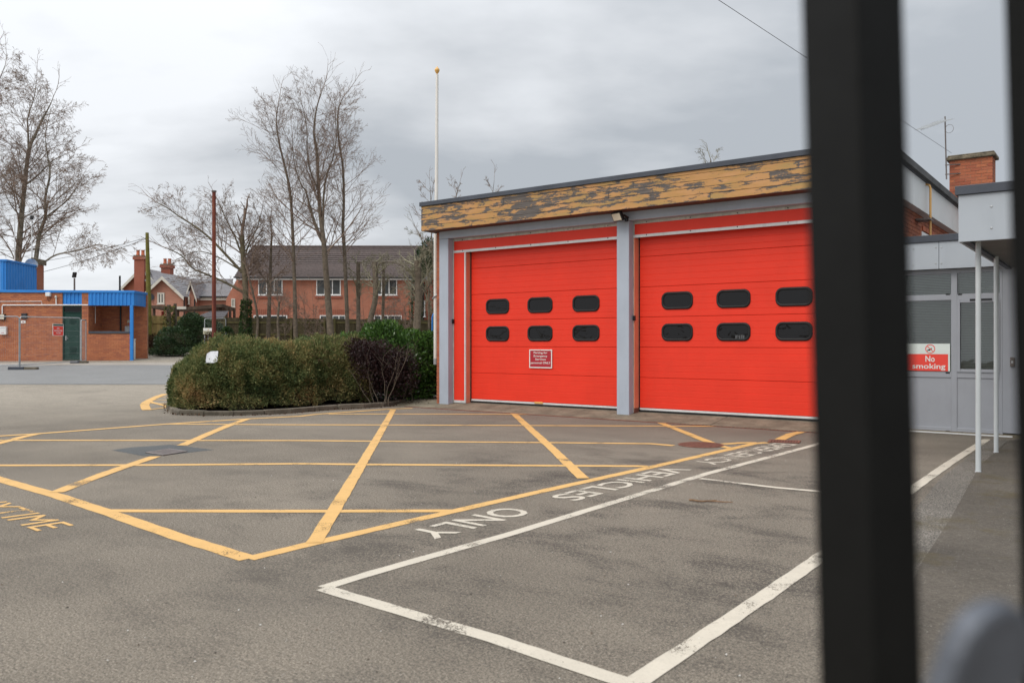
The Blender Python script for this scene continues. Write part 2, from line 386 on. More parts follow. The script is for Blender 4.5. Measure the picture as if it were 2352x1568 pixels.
M['brick_far'] = brick_wall('house_brickwork', (0.43, 0.143, 0.082), (0.34, 0.106, 0.062), (0.43, 0.27, 0.195))
M['brick_cott'] = brick_wall('cottage_brickwork', (0.46, 0.195, 0.130), (0.38, 0.150, 0.098), (0.42, 0.29, 0.23))
M['brick_deep'] = brick_wall('deep_red_brickwork', (0.34, 0.090, 0.052), (0.28, 0.072, 0.042), (0.30, 0.14, 0.10))
M['brick_flank'] = brick_wall('flank_brickwork', (0.38, 0.11, 0.055), (0.30, 0.085, 0.045), (0.30, 0.19, 0.13))
M['tile'] = plain('brown_concrete_tile', (0.095, 0.072, 0.066), 0.85, 0.3, 6, bump=0.3, rvar=0.25, dirt=0.3)
M['slate'] = plain('grey_slate', (0.235, 0.225, 0.232), 0.6, 0.2, 5, rvar=0.2, dirt=0.25)
M['slate_dark'] = plain('dark_slate', (0.12, 0.112, 0.118), 0.7, 0.2, 5, rvar=0.2, dirt=0.25)
M['upvc'] = plain('white_upvc', (0.78, 0.78, 0.77), 0.4, 0.03, 3)
M['barge'] = plain('cream_bargeboard', (0.56, 0.54, 0.48), 0.6, 0.1, 3)
M['far_glass'] = glass_mat('house_glass', opaque=1.0, body=(0.05, 0.055, 0.055))
M['net'] = plain('net_curtain', (0.42, 0.43, 0.42), 0.9, 0.25, 12)
M['door_glass'] = glass_mat('door_glass', opaque=1.0, wavy=0.4, rough=0.04, body=(0.006, 0.006, 0.007), refl=0.55)
M['office_glass'] = glass_mat('office_glass', tint=(0.82, 0.86, 0.85), wavy=0.03, ior=1.65)
M['blue'] = plain('blue_coated_steel', (0.030, 0.230, 0.640), 0.42, 0.08, 1.5, dirt=0.08)
M['green_door'] = plain('green_door_paint', (0.005, 0.042, 0.031), 0.6, 0.12, 3)
M['terracotta'] = plain('terracotta', (0.44, 0.13, 0.065), 0.8, 0.2, 6)
M['mossy_pole'] = plain('mossy_pole_timber', (0.165, 0.150, 0.035), 0.9, 0.35, 3, dirt=0.4, bump=0.4)
M['fence_l'] = plain('yellow_green_fence_timber', (0.26, 0.200, 0.075), 0.9, 0.25, 3, dirt=0.35, rvar=0.25, bump=0.3)
M['fence_d'] = plain('dark_green_fence_timber', (0.082, 0.068, 0.036), 0.92, 0.3, 3, dirt=0.45, rvar=0.3, bump=0.3)
M['bark'] = plain('grey_brown_bark', (0.125, 0.100, 0.074), 0.95, 0.4, 7, bump=0.6, bscale=30)
M['bark_green'] = plain('mossy_bark', (0.125, 0.105, 0.065), 0.95, 0.4, 5, bump=0.6, bscale=30)
M['twig'] = plain('twig_bark', (0.215, 0.155, 0.120), 0.9, 0.3, 5)
M['birch_twig'] = plain('birch_twig', (0.25, 0.185, 0.145), 0.9, 0.3, 5)
M['birch'] = plain('birch_bark', (0.21, 0.185, 0.145), 0.9, 0.6, 4, bump=0.4)
M['pale_twig'] = plain('lichen_twig', (0.22, 0.20, 0.14), 0.9, 0.3, 5)
M['timber'] = plain('weathered_timber', (0.085, 0.060, 0.043), 0.9, 0.35, 4, dirt=0.3)
M['oxide'] = plain('oxide_red_board', (0.20, 0.022, 0.013), 0.7, 0.15, 3)
M['blackpost'] = plain('black_gate_paint', (0.006, 0.006, 0.0055), 0.6, 0.2, 25, bump=0.1, spec=0.18)
M['signred'] = plain('sign_red', (0.84, 0.070, 0.050), 0.45, 0.04, 5)
M['signcrimson'] = plain('sign_crimson', (0.40, 0.022, 0.035), 0.45, 0.12, 30)
M['signwhite'] = plain('sign_white', (0.78, 0.78, 0.75), 0.5, 0.05, 8)
M['board_grey'] = plain('weathered_white_board', (0.58, 0.59, 0.61), 0.6, 0.12, 8, dirt=0.3)
M['signmint'] = plain('sign_pale_white', (0.70, 0.76, 0.73), 0.5, 0.04, 4)
M['signgreen'] = plain('sign_dark_green', (0.05, 0.13, 0.11), 0.5, 0.05, 5)
M['signcream'] = plain('sign_cream', (0.52, 0.50, 0.36), 0.6, 0.2, 20)
M['gas'] = plain('ochre_gas_pipe', (0.62, 0.36, 0.13), 0.55, 0.12, 5)
M['lens'] = plain('floodlight_lens', (0.70, 0.63, 0.50), 0.35, 0.05, 10)
M['stick'] = plain('dry_stick', (0.20, 0.12, 0.07), 0.9, 0.3, 20)
M['rusty_iron'] = plain('rusty_iron', (0.175, 0.072, 0.050), 0.85, 0.4, 25, bump=0.4, dirt=0.4)
M['post_grey'] = plain('pale_grey_post_paint', (0.50, 0.53, 0.54), 0.45, 0.06, 3, dirt=0.1)
M['lever'] = plain('dull_zinc', (0.115, 0.125, 0.145), 0.5, 0.25, 30, metal=0.3)
M['iron'] = plain('worn_iron', (0.17, 0.145, 0.135), 0.6, 0.3, 25, metal=0.3)
M['blind'] = plain('venetian_blind', (0.25, 0.275, 0.265), 0.6, 0.1, 3)
M['stone_cap'] = plain('lichen_stone', (0.16, 0.135, 0.095), 0.95, 0.5, 9, bump=0.7, bscale=22, dirt=0.7)
M['cable'] = plain('cable', (0.03, 0.03, 0.032), 0.6, 0.1, 5)
M['rust_pole'] = None
def rust_pole():
    m, t = newmat('rusted_painted_pole'); P = t.pos((1, 1, 0.16))
    c = t.ramp(t.noise(9, 6, 0.7, P), (0.30, (0.085, 0.018, 0.011)), (0.52, (0.15, 0.030, 0.016)), (0.62, (0.22, 0.060, 0.022)), (0.72, (0.36, 0.15, 0.048)))
    t.set(Base_Color=c, Roughness=0.75); t.bump(t.noise(40, 5, 0.7, P), 0.5, 0.004); return m
M['rust_pole'] = rust_pole()
def peeling():
    """ochre paint flaking off grey boards"""
    m, t = newmat('peeling_ochre_boards')
    sh = t.n('ShaderNodeCombineXYZ'); t.L.new(t.math('MULTIPLY', t.rand(), 37.0), sh.inputs[0]); t.L.new(t.math('MULTIPLY', t.rand(), 11.0), sh.inputs[2])
    ad = t.n('ShaderNodeVectorMath', operation='ADD'); t.L.new(t.pos((0.5, 1.0, 2.3)), ad.inputs[0]); t.L.new(sh.outputs[0], ad.inputs[1]); P = ad.outputs[0]
    big = t.noise(0.7, 2, 0.5, t.pos((1, 1, 1.5))); mid = t.noise(4.6, 9, 0.76, P, 0.25)
    f = t.math('ADD', t.math('MULTIPLY', big, 0.27), t.math('MULTIPLY', mid, 0.73))
    f = t.math('ADD', f, t.math('MULTIPLY', t.math('SUBTRACT', t.rand(), 0.5), 0.02))
    gn = t.n('ShaderNodeSeparateXYZ'); t.L.new(t.n('ShaderNodeTexCoord').outputs['Generated'], gn.inputs[0])
    edge = t.math('ABSOLUTE', t.math('SUBTRACT', gn.outputs[2], 0.5)); ends = t.math('ABSOLUTE', t.math('SUBTRACT', gn.outputs[0], 0.5))
    f = t.math('ADD', f, t.math('ADD', t.ramp(edge, (0.38, 0.0), (0.5, 0.055)), t.ramp(ends, (0.47, 0.0), (0.5, 0.06))))
    paint = t.ramp(t.noise(3.5, 5, 0.6, P), (0.36, (0.40, 0.245, 0.080)), (0.5, (0.47, 0.245, 0.078)), (0.66, (0.53, 0.275, 0.110)))
    wood = t.ramp(t.noise(9, 6, 0.7, t.pos((0.3, 1, 8))), (0.3, (0.060, 0.048, 0.045)), (0.7, (0.175, 0.158, 0.145)))
    mask = t.ramp(f, (0.509, 0.0), (0.526, 1.0))
    t.set(Base_Color=t.mix(mask, paint, wood), Roughness=t.ramp(mask, (0, 0.55), (1, 0.9)))
    t.bump(t.ramp(f, (0.507, 1.0), (0.528, 0.0)), 0.6, 0.004)
    return m
M['peel'] = peeling()

# ------------------------------------------------------------------ ground, road, markings
def band(name, m, b0, b1, a0, a1, dz=0.0, parent=None, step=0.5):
    bs = []; b = b0
    while b < b1 - 1e-6: bs.append(b); b += step if b < 56 else max(step, b * 0.2)
    bs.append(b1); o = MB()
    P = []
    for b in bs:
        aa0 = a0(b) if callable(a0) else a0; aa1 = a1(b) if callable(a1) else a1
        P += [c2w(aa0, b, gz(b) + dz), c2w(aa1, b, gz(b) + dz)]
    return o.add(P, [(2 * i, 2 * i + 1, 2 * i + 3, 2 * i + 2) for i in range(len(bs) - 1)]).build(name, m, parent)
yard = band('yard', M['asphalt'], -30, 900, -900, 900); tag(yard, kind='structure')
far_road = band('car_park_road', M['asphalt_road'], 26.2, 35.0, -70, lambda b: -9.5 + (b - 26) * -0.25, 0.010); tag(far_road, kind='structure')
pale = band('concrete_pavement', M['asphalt_pale'], 35.0, 36.6, -70, -9.0, 0.014); tag(pale, kind='structure')

def gpoly(name, pts, m, dz, parent=yard):
    return MB().poly([G(x, y) + Vector((0, 0, dz)) for x, y in pts]).build(name, m, parent)
def gline(name, pts, width, m, dz=0.006, parent=yard, seed=0):
    """a painted line through ground points, its edge slightly uneven"""
    rng = random.Random(seed + len(pts) * 7 + int(pts[0][0]))
    P = [G(x, y) for x, y in pts]; R = []
    for i in range(len(P) - 1):                              # subdivide
        n = max(1, int((P[i + 1] - P[i]).length / 0.12))
        R += [P[i].lerp(P[i + 1], k / n) for k in range(n)]
    R.append(P[-1]); V = []
    for i, p in enumerate(R):
        t = (R[min(i + 1, len(R) - 1)] - R[max(i - 1, 0)]); t.z = 0; t.normalize(); s = Vector((-t.y, t.x, 0))
        w0 = width / 2 * (1 + rng.uniform(-0.07, 0.07)); w1 = width / 2 * (1 + rng.uniform(-0.07, 0.07))
        z = gzw(p) + dz
        V += [Vector(((p + s * w0).x, (p + s * w0).y, z)), Vector(((p - s * w1).x, (p - s * w1).y, z))]
    return MB().add(V, [(2 * i, 2 * i + 1, 2 * i + 3, 2 * i + 2) for i in range(len(R) - 1)]).build(name, m, parent)
YL = [([(-60, 1082), (0, 1101), (124, 1136), (249, 1177), (410, 1233), (571, 1283)], 0.145),
      ([(571, 1283), (700, 1252), (1050, 1172), (1275, 1121), (1475, 1077), (1550, 1060.3), (1679, 1030.8), (1732, 1018.4), (1762, 1016.2)], 0.125),
      ([(249, 1173), (650, 1174), (1040, 1173)], 0.12), ([(-60, 1069), (0, 1068.7), (351, 1067.8), (689, 1065), (861, 1066.8), (1488, 1070.6)], 0.13),
      ([(-60, 1010), (0, 1011), (689, 1011.6), (861, 1013.2), (1257, 1016.3), (1494, 1018.9), (1547, 1023.3)], 0.13),
      ([(1660, 1020), (1700, 1017.2), (1740, 1016.6)], 0.14), ([(381, 973.8), (689, 975.5), (861, 975.8), (1643, 978.9)], 0.14),
      ([(755, 950.9), (861, 950.8), (1274, 951.7)], 0.14),
      ([(-60, 1005), (0, 1001.3), (88, 996), (381, 974), (571, 961.8), (689, 955.9), (725, 951.5), (901, 939), (948, 937.6)], 0.15),
      ([(-60, 1032), (0, 1017.4), (50, 1004), (88, 996)], 0.15), ([(129, 1131), (240, 1088), (357, 1048.2)], 0.15), ([(418, 1023), (480, 996), (520, 979), (568, 962)], 0.15),
      ([(722, 1247), (805, 1110), (870, 1000), (903, 941)], 0.125), ([(1175.5, 946), (1262, 1025), (1340, 1099)], 0.135), ([(1516, 970.6), (1580, 996), (1632, 1017)], 0.14),
      ([(1655, 1024.7), (1680, 1030)], 0.13), ([(1791, 1010), (1817, 997.5), (1846, 991)], 0.16),
      ([(380, 905), (362.8, 910.5), (348.3, 917.3), (335.5, 924.2), (332, 930), (334.6, 937.9), (338, 941.7)], 0.20),
      ([(362, 912.4), (400, 912.4)], 0.10), ([(350, 919.2), (400, 919.5)], 0.10), ([(341.4, 926.3), (400, 927.5)], 0.10), ([(341.4, 922), (400, 937)], 0.12), ([(338, 941.9), (392, 934.5)], 0.10)]
for i, (p, wd) in enumerate(YL): gline('yellow_line', p, wd, M['yellow'], 0.003 + 0.00025 * i, seed=i)
WL = [([(742, 1350), (861, 1314), (1186, 1222), (1626, 1087), (1883, 1018.8), (2010, 983)], 0.10), ([(742, 1351), (1136, 1468), (1440, 1569)], 0.108),
      ([(1440, 1585), (1472, 1560), (1753, 1372), (1895, 1272), (2106, 1116), (2176, 1067), (2267, 1008.5)], 0.11), ([(1608, 1099), (1780, 1119.7), (1890, 1129.5), (2085, 1148)], 0.085)]
for i, (p, wd) in enumerate(WL): gline('white_line', p, wd, M['white'], 0.0036 + 0.0005 * i, seed=40 + i)
Q = lambda x, y: G(x / 1.7415, y / 1.7415) + Vector((0, 0, 0.0042))
text_on('painted_word', 'ONLY', Q(2014.8, 2027.4), Q(1610.7, 2130), Q(2143.3, 2048.8), Q(1740.5, 2157.4), M['white'], yard, 0.012)
text_on('painted_word', 'VEHICLES', Q(2663.2, 1868.2), Q(2191.9, 1987.4), Q(2770.5, 1878), Q(2302.6, 2004.8), M['white'], yard, 0.012)
text_on('painted_word', 'EMERGENCY', Q(3098, 1771.8), Q(2763.3, 1850.3), Q(3193, 1777.9), Q(2858.2, 1858.8), M['white'], yard, 0.008)
text_on('painted_word', 'ANYTIME', Q(-226.7, 1984.2), Q(148.3, 2124.8), Q(-76.5, 1970.2), Q(298.4, 2100.9), M['yellow'], yard, 0.0)
gpoly('tarmac_patch', [(256, 1033.6), (300, 1027), (392, 1020.8), (492, 1032.5), (360, 1047.5), (325, 1046.5)], M['asphalt_patch'], 0.0015)
gpoly('worn_strip', [(2275, 1010), (2316, 1012), (2252, 1068), (2185, 1190), (2120, 1290), (2060, 1420), (1985, 1640), (1900, 1640), (1985, 1400), (2070, 1210), (2160, 1100)], M['gravelly'], 0.008)
# darker path along the offices
gpoly('side_path', [(2320, 1012), (2252, 1068), (2185, 1190), (2120, 1290), (2060, 1420), (1990, 1640), (3300, 1640), (2700, 1012)], M['asphalt_path'], 0.012)

def grate(name, label, pts, m, slots, axis):
    """a cast gully grate set in the tarmac: rim and bars over a dark pit"""
    P = [G(x, y) for x, y in pts]; c = sum(P, Vector()) / 4; z = 0.012
    o = thing(name, label, 'drain cover', (c.x, c.y, 0))
    L_ = [p - Vector((c.x, c.y, 0)) for p in P]
    e0, e1 = (L_[1] - L_[0] + L_[2] - L_[3]) / 2, (L_[3] - L_[0] + L_[2] - L_[1]) / 2
    if axis: e0, e1 = e1, e0
    l0, l1 = e0.length, e1.length; u, v = e0 / l0, e1 / l1
    k = Vector((0, 0, 1))
    MB().obox((0, 0, 0.003), u * l0 / 2, v * l1 / 2, k * 0.002).build('pit', M['dark'], o)
    for s in (-1, 1):
        MB().obox(u * (s * (l0 / 2 - 0.02)) + k * 0.008, u * 0.02, v * l1 / 2, k * 0.006).build('rim', m, o)
        MB().obox(v * (s * (l1 / 2 - 0.02)) + k * 0.0078, u * (l0 / 2 - 0.041), v * 0.02, k * 0.006).build('rim', m, o)
    for i in range(slots):
        f = (i + 0.5) / slots * 2 - 1
        MB().obox(u * (f * (l0 / 2 - 0.045)) + k * 0.008, u * (l0 / slots * 0.26), v * (l1 / 2 - 0.042), k * 0.005).build('bar', m, o)
grate('drain_grate', 'grey slotted gully grate in dark tarmac patch inside yellow box', [(336, 1040), (387, 1031.5), (433, 1037.4), (372, 1046.7)], M['iron'], 7, 1)
grate('drain_grate', 'rusty slotted gully grate at end of yellow line near fire doors', [(1763, 1016), (1768, 1010.5), (1840, 1013), (1836, 1018.4)], M['rusty_iron'], 9, 1)
def manhole():
    c = G(1610, 1022); o = thing('manhole_cover', 'round rusty studded manhole cover where yellow lines break', 'manhole cover', (c.x, c.y, 0))
    MB().lathe([(0.33, 0.002), (0.33, 0.010), (0.31, 0.014), (0.305, 0.010), (0.001, 0.010)], n=32).build('cover', M['rusty_iron'], o)
    me = MB().box(-0.018, 0.018, -0.012, 0.012, 0.009, 0.016).mesh('stud'); me.materials.append(M['rusty_iron'])
    for i in range(-7, 8):
        for j in range(-7, 8):
            x, y = i * 0.04, j * 0.04
            if x * x + y * y < 0.085: link('stud', me, None, o, (x, y, 0), (0, 0, 0 if (i + j) % 2 else math.pi / 2))
manhole()

# sloping concrete apron before the doors with its drainage channel
AP = [(14.12, 0.006), (14.30, 0.030), (14.95, 0.108), (23.0, 0.108)]
apron = thing('apron', None, None); tag(apron, kind='structure')
def apz(y):
    for (y0, z0), (y1, z1) in zip(AP, AP[1:]):
        if y <= y1: return z0 + (z1 - z0) * (y - y0) / (y1 - y0)
    return AP[-1][1]
x = -14.9; rng = random.Random(5)
while x < -3.35:
    x1 = min(-3.3, x + rng.uniform(1.9, 2.3)); mb = MB()
    g = 0.006
    mb.prism([(x + g, y, z) for y, z in AP] + [(x + g, 23.0, -0.05), (x + g, 14.12, -0.05)], (x1 - x - 2 * g, 0, 0))
    mb.build('concrete_slab', M['concrete'], apron); x = x1
box('channel_drain', M['rusty_iron'], apron, -13.6, -3.4, 14.05, 14.115, -0.02, 0.010)
slot = MB().box(-0.022, 0.022, 14.062, 14.103, 0.0085, 0.0125).mesh('drain_slot'); slot.materials.append(M['dark'])
for i in range(44): link('drain_slot', slot, None, apron, (-6.6 + i * 0.072, 0, 0))

# planting bed with kerb stones
KP = [(384, 925), (381, 938), (392, 947), (408, 952.5), (470, 954.5), (550, 954.3), (637, 951.3), (700, 946.5), (755, 941.5), (857, 937), (905, 932), (940, 925), (965, 915)]
def smooth_path(P, step):
    out = [P[0].copy()]; acc = 0.0
    for p, q in zip(P, P[1:]):
        L_ = (q - p).length; d = step - acc
        while d <= L_: out.append(p.lerp(q, d / L_)); d += step
        acc = L_ - (d - step)
    out.append(P[-1].copy()); return out
kerbP = smooth_path([G(*p) for p in KP], 0.62)
kerb = thing('kerb', None, None); tag(kerb, kind='structure')
rng = random.Random(11)
for p, q in zip(kerbP, kerbP[1:]):
    t = (q - p).normalized(); n_ = Vector((-t.y, t.x, 0)); L_ = (q - p).length
    if L_ < 0.2: continue
    z = 0.105 + rng.uniform(-0.014, 0.008); tilt = rng.uniform(-0.012, 0.012)
    mb = MB().obox((p + q) / 2 + n_ * 0.065 + Vector((0, 0, gzw(p) + z / 2 - 0.02)), t * (L_ / 2 - 0.007), n_ * (0.062 + rng.uniform(-0.003, 0.003)), Vector((tilt, tilt, z / 2 + 0.02)))
    mb.build('kerb_stone', M['kerb'], kerb, bevel=0.012)
bedP = [p + Vector((0, 0, 0.05)) for p in kerbP] + [c2w(-2.4, 24, 0.16), c2w(-9.0, 24.5, 0.16)]
bed = MB().poly(bedP).build('planting_bed', M['soil']); tag(bed, kind='structure')

# ------------------------------------------------------------------ fire station
FY, DY, TY = 14.60, 14.95, 14.78          # facade, door and trim planes
st = thing('fire_station', 'fire station with two red sectional doors and peeling ochre timber fascia', 'building')
C1, C2, C3 = (-13.0, -12.72), (-8.24, -7.96), (-3.62, -3.32)
for x0, x1 in (C1, C2, C3):
    box('column', M['grey_paint'], st, x0, x1, FY, 15.0, apz(FY) - 0.03, 3.93, 0.012)
box('beam', M['grey_paint'], st, -13.0, -3.32, FY - 0.002, 15.0, 3.932, 4.30, 0.008)
box('soffit', M['soffit'], st, -13.18, -3.16, 14.235, FY - 0.004, 4.102, 4.125)
# fascia boards, each plank a piece
rng = random.Random(3)
rows = [(4.095, 4.215), (4.219, 4.342), (4.346, 4.470), (4.474, 4.598), (4.602, 4.664)]
for j, (z0, z1) in enumerate(rows):
    x = -13.205; first = True
    while x < -3.15:
        x1 = x + (rng.uniform(1.2, 2.6) if first else rng.uniform(2.0, 3.6)); first = False
        if x1 > -4.0: x1 = -3.13
        d = rng.uniform(-0.003, 0.004)
        box('fascia_board', M['peel'], st, x + 0.0015, x1 - 0.0015, 14.20 + d, 14.232, z0, z1, 0.003)
        x = x1
for j, (z0, z1) in enumerate(rows):                                 # boards returning along the left flank
    box('fascia_board', M['peel'], st, -13.203, -13.18, 14.2335, 18.5, z0, z1)
box('roof_edge', M['coping'], st, -13.235, -3.10, 14.165, 14.235, 4.668, 4.765, 0.006)
box('roof_edge', M['coping'], st, -13.235, -13.17, 14.236, 23.2, 4.668, 4.765)
box('roof', M['felt'], st, -13.168, -3.05, 14.238, 23.2, 4.62, 4.74)
# left flank: the end of the outer brick leaf shows beside the column
flank = box('brick_wall', M['brick_flank'], st, -13.105, -13.004, 14.85, 23.0, 0.0, 4.62)
bm = {}
def brick_mesh(l, d, h):
    k = (l, d, h)
    if k not in bm: bm[k] = MB().box(0, l, 0, d, 0, h).mesh('brick')
    return bm[k]
def brick(parent, m, loc, l, d, h):
    me = brick_mesh(l, d, h)
    if not me.materials: me.materials.append(m)
    return link('brick', me, None, parent, loc)
rng = random.Random(8)
for i in range(54):
    z = 0.05 + i * 0.075
    ln = 0.215 if i % 2 else 0.102
    brick(flank, M['brick_red'], (-13.107 + rng.uniform(-0.003, 0.003), 14.635 + rng.uniform(-0.004, 0.004), z), 0.102, ln, 0.066)
box('mortar_bed', M['mortar'], flank, -13.10, -13.006, 14.645, 14.848, 0.03, 4.1)
box('inner_wall', M['dark'], st, -13.0, -3.35, 22.8, 22.95, 0.1, 4.6)
# right flank above the offices: grey fascia, brick courses, window
XF = -3.30
box('brick_wall_core', M['mortar'], st, XF - 0.3, XF - 0.012, 15.02, 22.9, 0.1, 4.12)
fz0, fz1 = 4.02, 4.60
rw = thing('brick_wall', None, None); rw.parent = st
rng = random.Random(21)
for i in range(12):
    z = 3.20 + i * 0.075; y = 15.9 + (0.1125 if i % 2 else 0)
    while y < 21.9:
        if not (18.05 < y < 19.45 and 3.0 < z < 3.74):
            me = brick_mesh(0.02, 0.215, 0.066)
            if not me.materials: me.materials.append(M['brick_red'])
            link('brick', me, None, rw, (XF - 0.014 + rng.uniform(-0.002, 0.002), y, z))
        y += 0.225
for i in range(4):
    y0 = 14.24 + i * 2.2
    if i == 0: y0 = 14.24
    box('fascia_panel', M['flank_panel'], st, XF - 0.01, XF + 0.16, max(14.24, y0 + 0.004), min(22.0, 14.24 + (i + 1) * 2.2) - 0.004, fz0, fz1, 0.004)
box('roof_edge', M['coping'], st, XF - 0.02, XF + 0.19, 14.24, 22.05, fz1 + 0.003, fz1 + 0.10, 0.005)
box('window', M['upvc'], st, XF - 0.02, XF + 0.015, 18.1, 18.35, 3.1, 3.72)
box('window', M['upvc'], st, XF - 0.02, XF + 0.012, 18.351, 19.4, 3.64, 3.72)
box('window_pane', M['door_glass'], st, XF - 0.02, XF - 0.004, 18.351, 19.35, 3.1, 3.64)
for k in range(4): box('lintel_stone', M['terracotta'], st, XF - 0.01, XF + 0.03, 18.15 + k * 0.31, 18.15 + k * 0.31 + 0.29, 3.74, 3.83)

def rounded(x0, x1, z0, z1, r, n=6):
    P = []
    for cx, cz, a0 in ((x1 - r, z1 - r, 0), (x0 + r, z1 - r, 90), (x0 + r, z0 + r, 180), (x1 - r, z0 + r, 270)):
        for k in range(n + 1):
            a = math.radians(a0 + 90 * k / n); P.append((cx + r * math.cos(a), cz + r * math.sin(a)))
    return P
def gasket_mesh(wd, ht):
    o = rounded(-wd / 2, wd / 2, -ht / 2, ht / 2, 0.125); i = rounded(-wd / 2 + 0.045, wd / 2 - 0.045, -ht / 2 + 0.045, ht / 2 - 0.045, 0.085); n = len(o); g = MB()
    lay = [[(x, 0.0, z) for x, z in o], [(x * 0.985, -0.018, z * 0.97) for x, z in o], [(x, -0.018, z) for x, z in i], [(x, 0.012, z) for x, z in i]]
    V = [p for l in lay for p in l]
    return g.add(V, [(k * n + j, k * n + (j + 1) % n, (k + 1) * n + (j + 1) % n, (k + 1) * n + j) for k in range(3) for j in range(n)]).mesh('window_gasket'), MB().poly([(x, -0.002, z) for x, z in i]).mesh('window_pane')
gk, pn = gasket_mesh(0.665, 0.345); gk.materials.append(M['rubber']); pn.materials.append(M['door_glass']); gk.shade_smooth()
ZJ = [0.19, 0.80, 1.41, 2.015, 2.62, 3.23, 3.80]
def section(x0, x1, z0, z1):
    """one door section: five ribs pressed into the steel skin"""
    n = 5; prof = []; rib = (z1 - z0) / n
    prof.append((DY + 0.006, z0 + 0.003)); prof.append((DY, z0 + 0.009))
    for k in range(1, n):
        zc = z0 + k * rib
        prof += [(DY - 0.001, zc - 0.006), (DY + 0.004, zc - 0.001), (DY + 0.004, zc + 0.003), (DY, zc + 0.006)]
    prof += [(DY - 0.001, z1 - 0.007), (DY + 0.006, z1 - 0.002), (DY + 0.04, z1 - 0.002), (DY + 0.04, z0 + 0.003)]
    return MB().prism([(x0, y, z) for y, z in prof], (x1 - x0, 0, 0))
def sect_door(label, x0, x1, wx, side):
    d = thing('sectional_door', None, None); d.parent = st; d['label'] = label
    for z0, z1 in zip(ZJ, ZJ[1:]): section(x0, x1, z0, z1).build('door_panel', M['red'], d)
    for zc in (2.3275, 1.706):
        for px in wx:
            p = onY(px, 787, DY)
            g = link('window_gasket', gk, None, d, (p.x, DY - 0.004, zc)); link('window_pane', pn, None, d, (p.x, DY - 0.004, zc))
    box('bottom_rail', M['alu'], d, x0, x1, DY - 0.012, DY + 0.03, 0.148, 0.188, 0.004)
    box('bottom_seal', M['rubber'], d, x0, x1, DY - 0.006, DY + 0.02, 0.09, 0.1475)
    box('backing', M['dark'], d, x0 - 0.05, x1 + 0.05, DY + 0.06, DY + 0.08, 0.1, 3.86)
    return d
d1 = sect_door('left red door with the crimson parking sign', -12.30, C2[0] - 0.02, (1143, 1240.5, 1346), True)
d2 = sect_door('right red door partly behind the black gate bar', -7.90, C3[0] - 0.02, (1555.5, 1684.5, 1823.5), False)
# header panel, rails, side panel and returns
for x0, x1 in ((C1[1], C2[0]), (C2[1], C3[0])):
    box('header_panel', M['red'], st, x0 + 0.03, x1 - 0.03, TY, TY + 0.03, 3.662, 3.872)
    box('trim_rail', M['alu_dirty'], st, x0 + 0.002, x1 - 0.002, TY - 0.008, TY + 0.02, 3.874, 3.93)
    box('trim_rail', M['alu'], st, x0 + 0.002, x1 - 0.002, TY - 0.010, TY + 0.022, 3.602, 3.660, 0.003)
    box('trim_rail', M['alu_dirty'], st, x0 + 0.002, x0 + 0.028, TY - 0.006, TY + 0.02, 3.662, 3.872)
    sc_ = MB().lathe([(0.011, 0), (0.011, 0.006), (0.001, 0.008)], n=8).mesh('screw'); sc_.materials.append(M['dark'])
    for k in range(5):
        for zz in (3.90, 3.645): link('screw', sc_, None, st, (x0 + 0.3 + k * (x1 - x0 - 0.6) / 4, TY - 0.010, zz), (math.pi / 2, 0, 0))
box('side_panel', M['red'], st, C1[1] + 0.03, -12.372, TY, TY + 0.03, 0.16, 3.60)
for k in range(1, 28):
    box('side_rib', M['red'], st, C1[1] + 0.031, -12.373, TY - 0.0035, TY + 0.004, 0.16 + k * 0.122 - 0.056, 0.16 + k * 0.122 + 0.052)
box('trim_rail', M['alu'], st, -12.370, -12.335, TY - 0.012, TY + 0.02, 0.10, 3.60)
box('trim_rail', M['alu_dirty'], st, C1[1] + 0.002, C1[1] + 0.028, TY - 0.010, TY + 0.02, 0.10, 3.60)
box('trim_rail', M['alu'], st, C1[1] + 0.03, -12.372, TY - 0.008, TY + 0.02, 0.10, 0.158)
box('door_guide', M['salmon'], st, -12.365, -12.335, TY + 0.021, DY + 0.05, 0.10, 3.60)
box('door_guide', M['salmon'], st, C2[1] + 0.012, C2[1] + 0.034, TY - 0.004, DY + 0.05, 0.10, 3.60)
box('guide_foot', M['rusty_iron'], st, C2[1] + 0.010, C2[1] + 0.038, TY - 0.007, DY + 0.03, 0.095, 0.19)
box('trim_rail', M['alu_dirty'], st, C2[1] + 0.002, C2[1] + 0.011, TY - 0.010, TY + 0.01, 0.10, 3.60)
box('rubber_edge', M['rubber'], st, -12.334, -12.302, DY - 0.002, DY + 0.03, 0.10, 3.60)
box('rubber_edge', M['rubber'], st, C2[1] + 0.035, -7.902, DY - 0.002, DY + 0.03, 0.10, 3.60)
for (px, py, Yp) in ((1041, 738, TY - 0.03), (1457, 730.5, TY - 0.03)):
    p = onY(px, py, Yp); box('door_sensor', M['black'], st, p.x - 0.022, p.x + 0.022, Yp - 0.03, Yp + 0.022, p.z - 0.05, p.z + 0.05, 0.006)
p0, p1 = onY(1228, 923, DY - 0.015), onY(1247, 918.8, DY - 0.015)
hd = box('door_handle', M['gold'], d1, p0.x, p1.x, DY - 0.03, DY - 0.013, 0.163, 0.205, 0.008)
# faint letters seen through one of the panes
p0, p1, q0 = onY(1689, 780, DY - 0.008), onY(1713, 780, DY - 0.008), onY(1689, 769.5, DY - 0.008)
text_on('faint_lettering', 'FIR', p0, p1, q0, Vector((p1.x, p1.y, q0.z)), plain('dim_lettering', (0.10, 0.105, 0.11), 0.8), d2, 0.03)

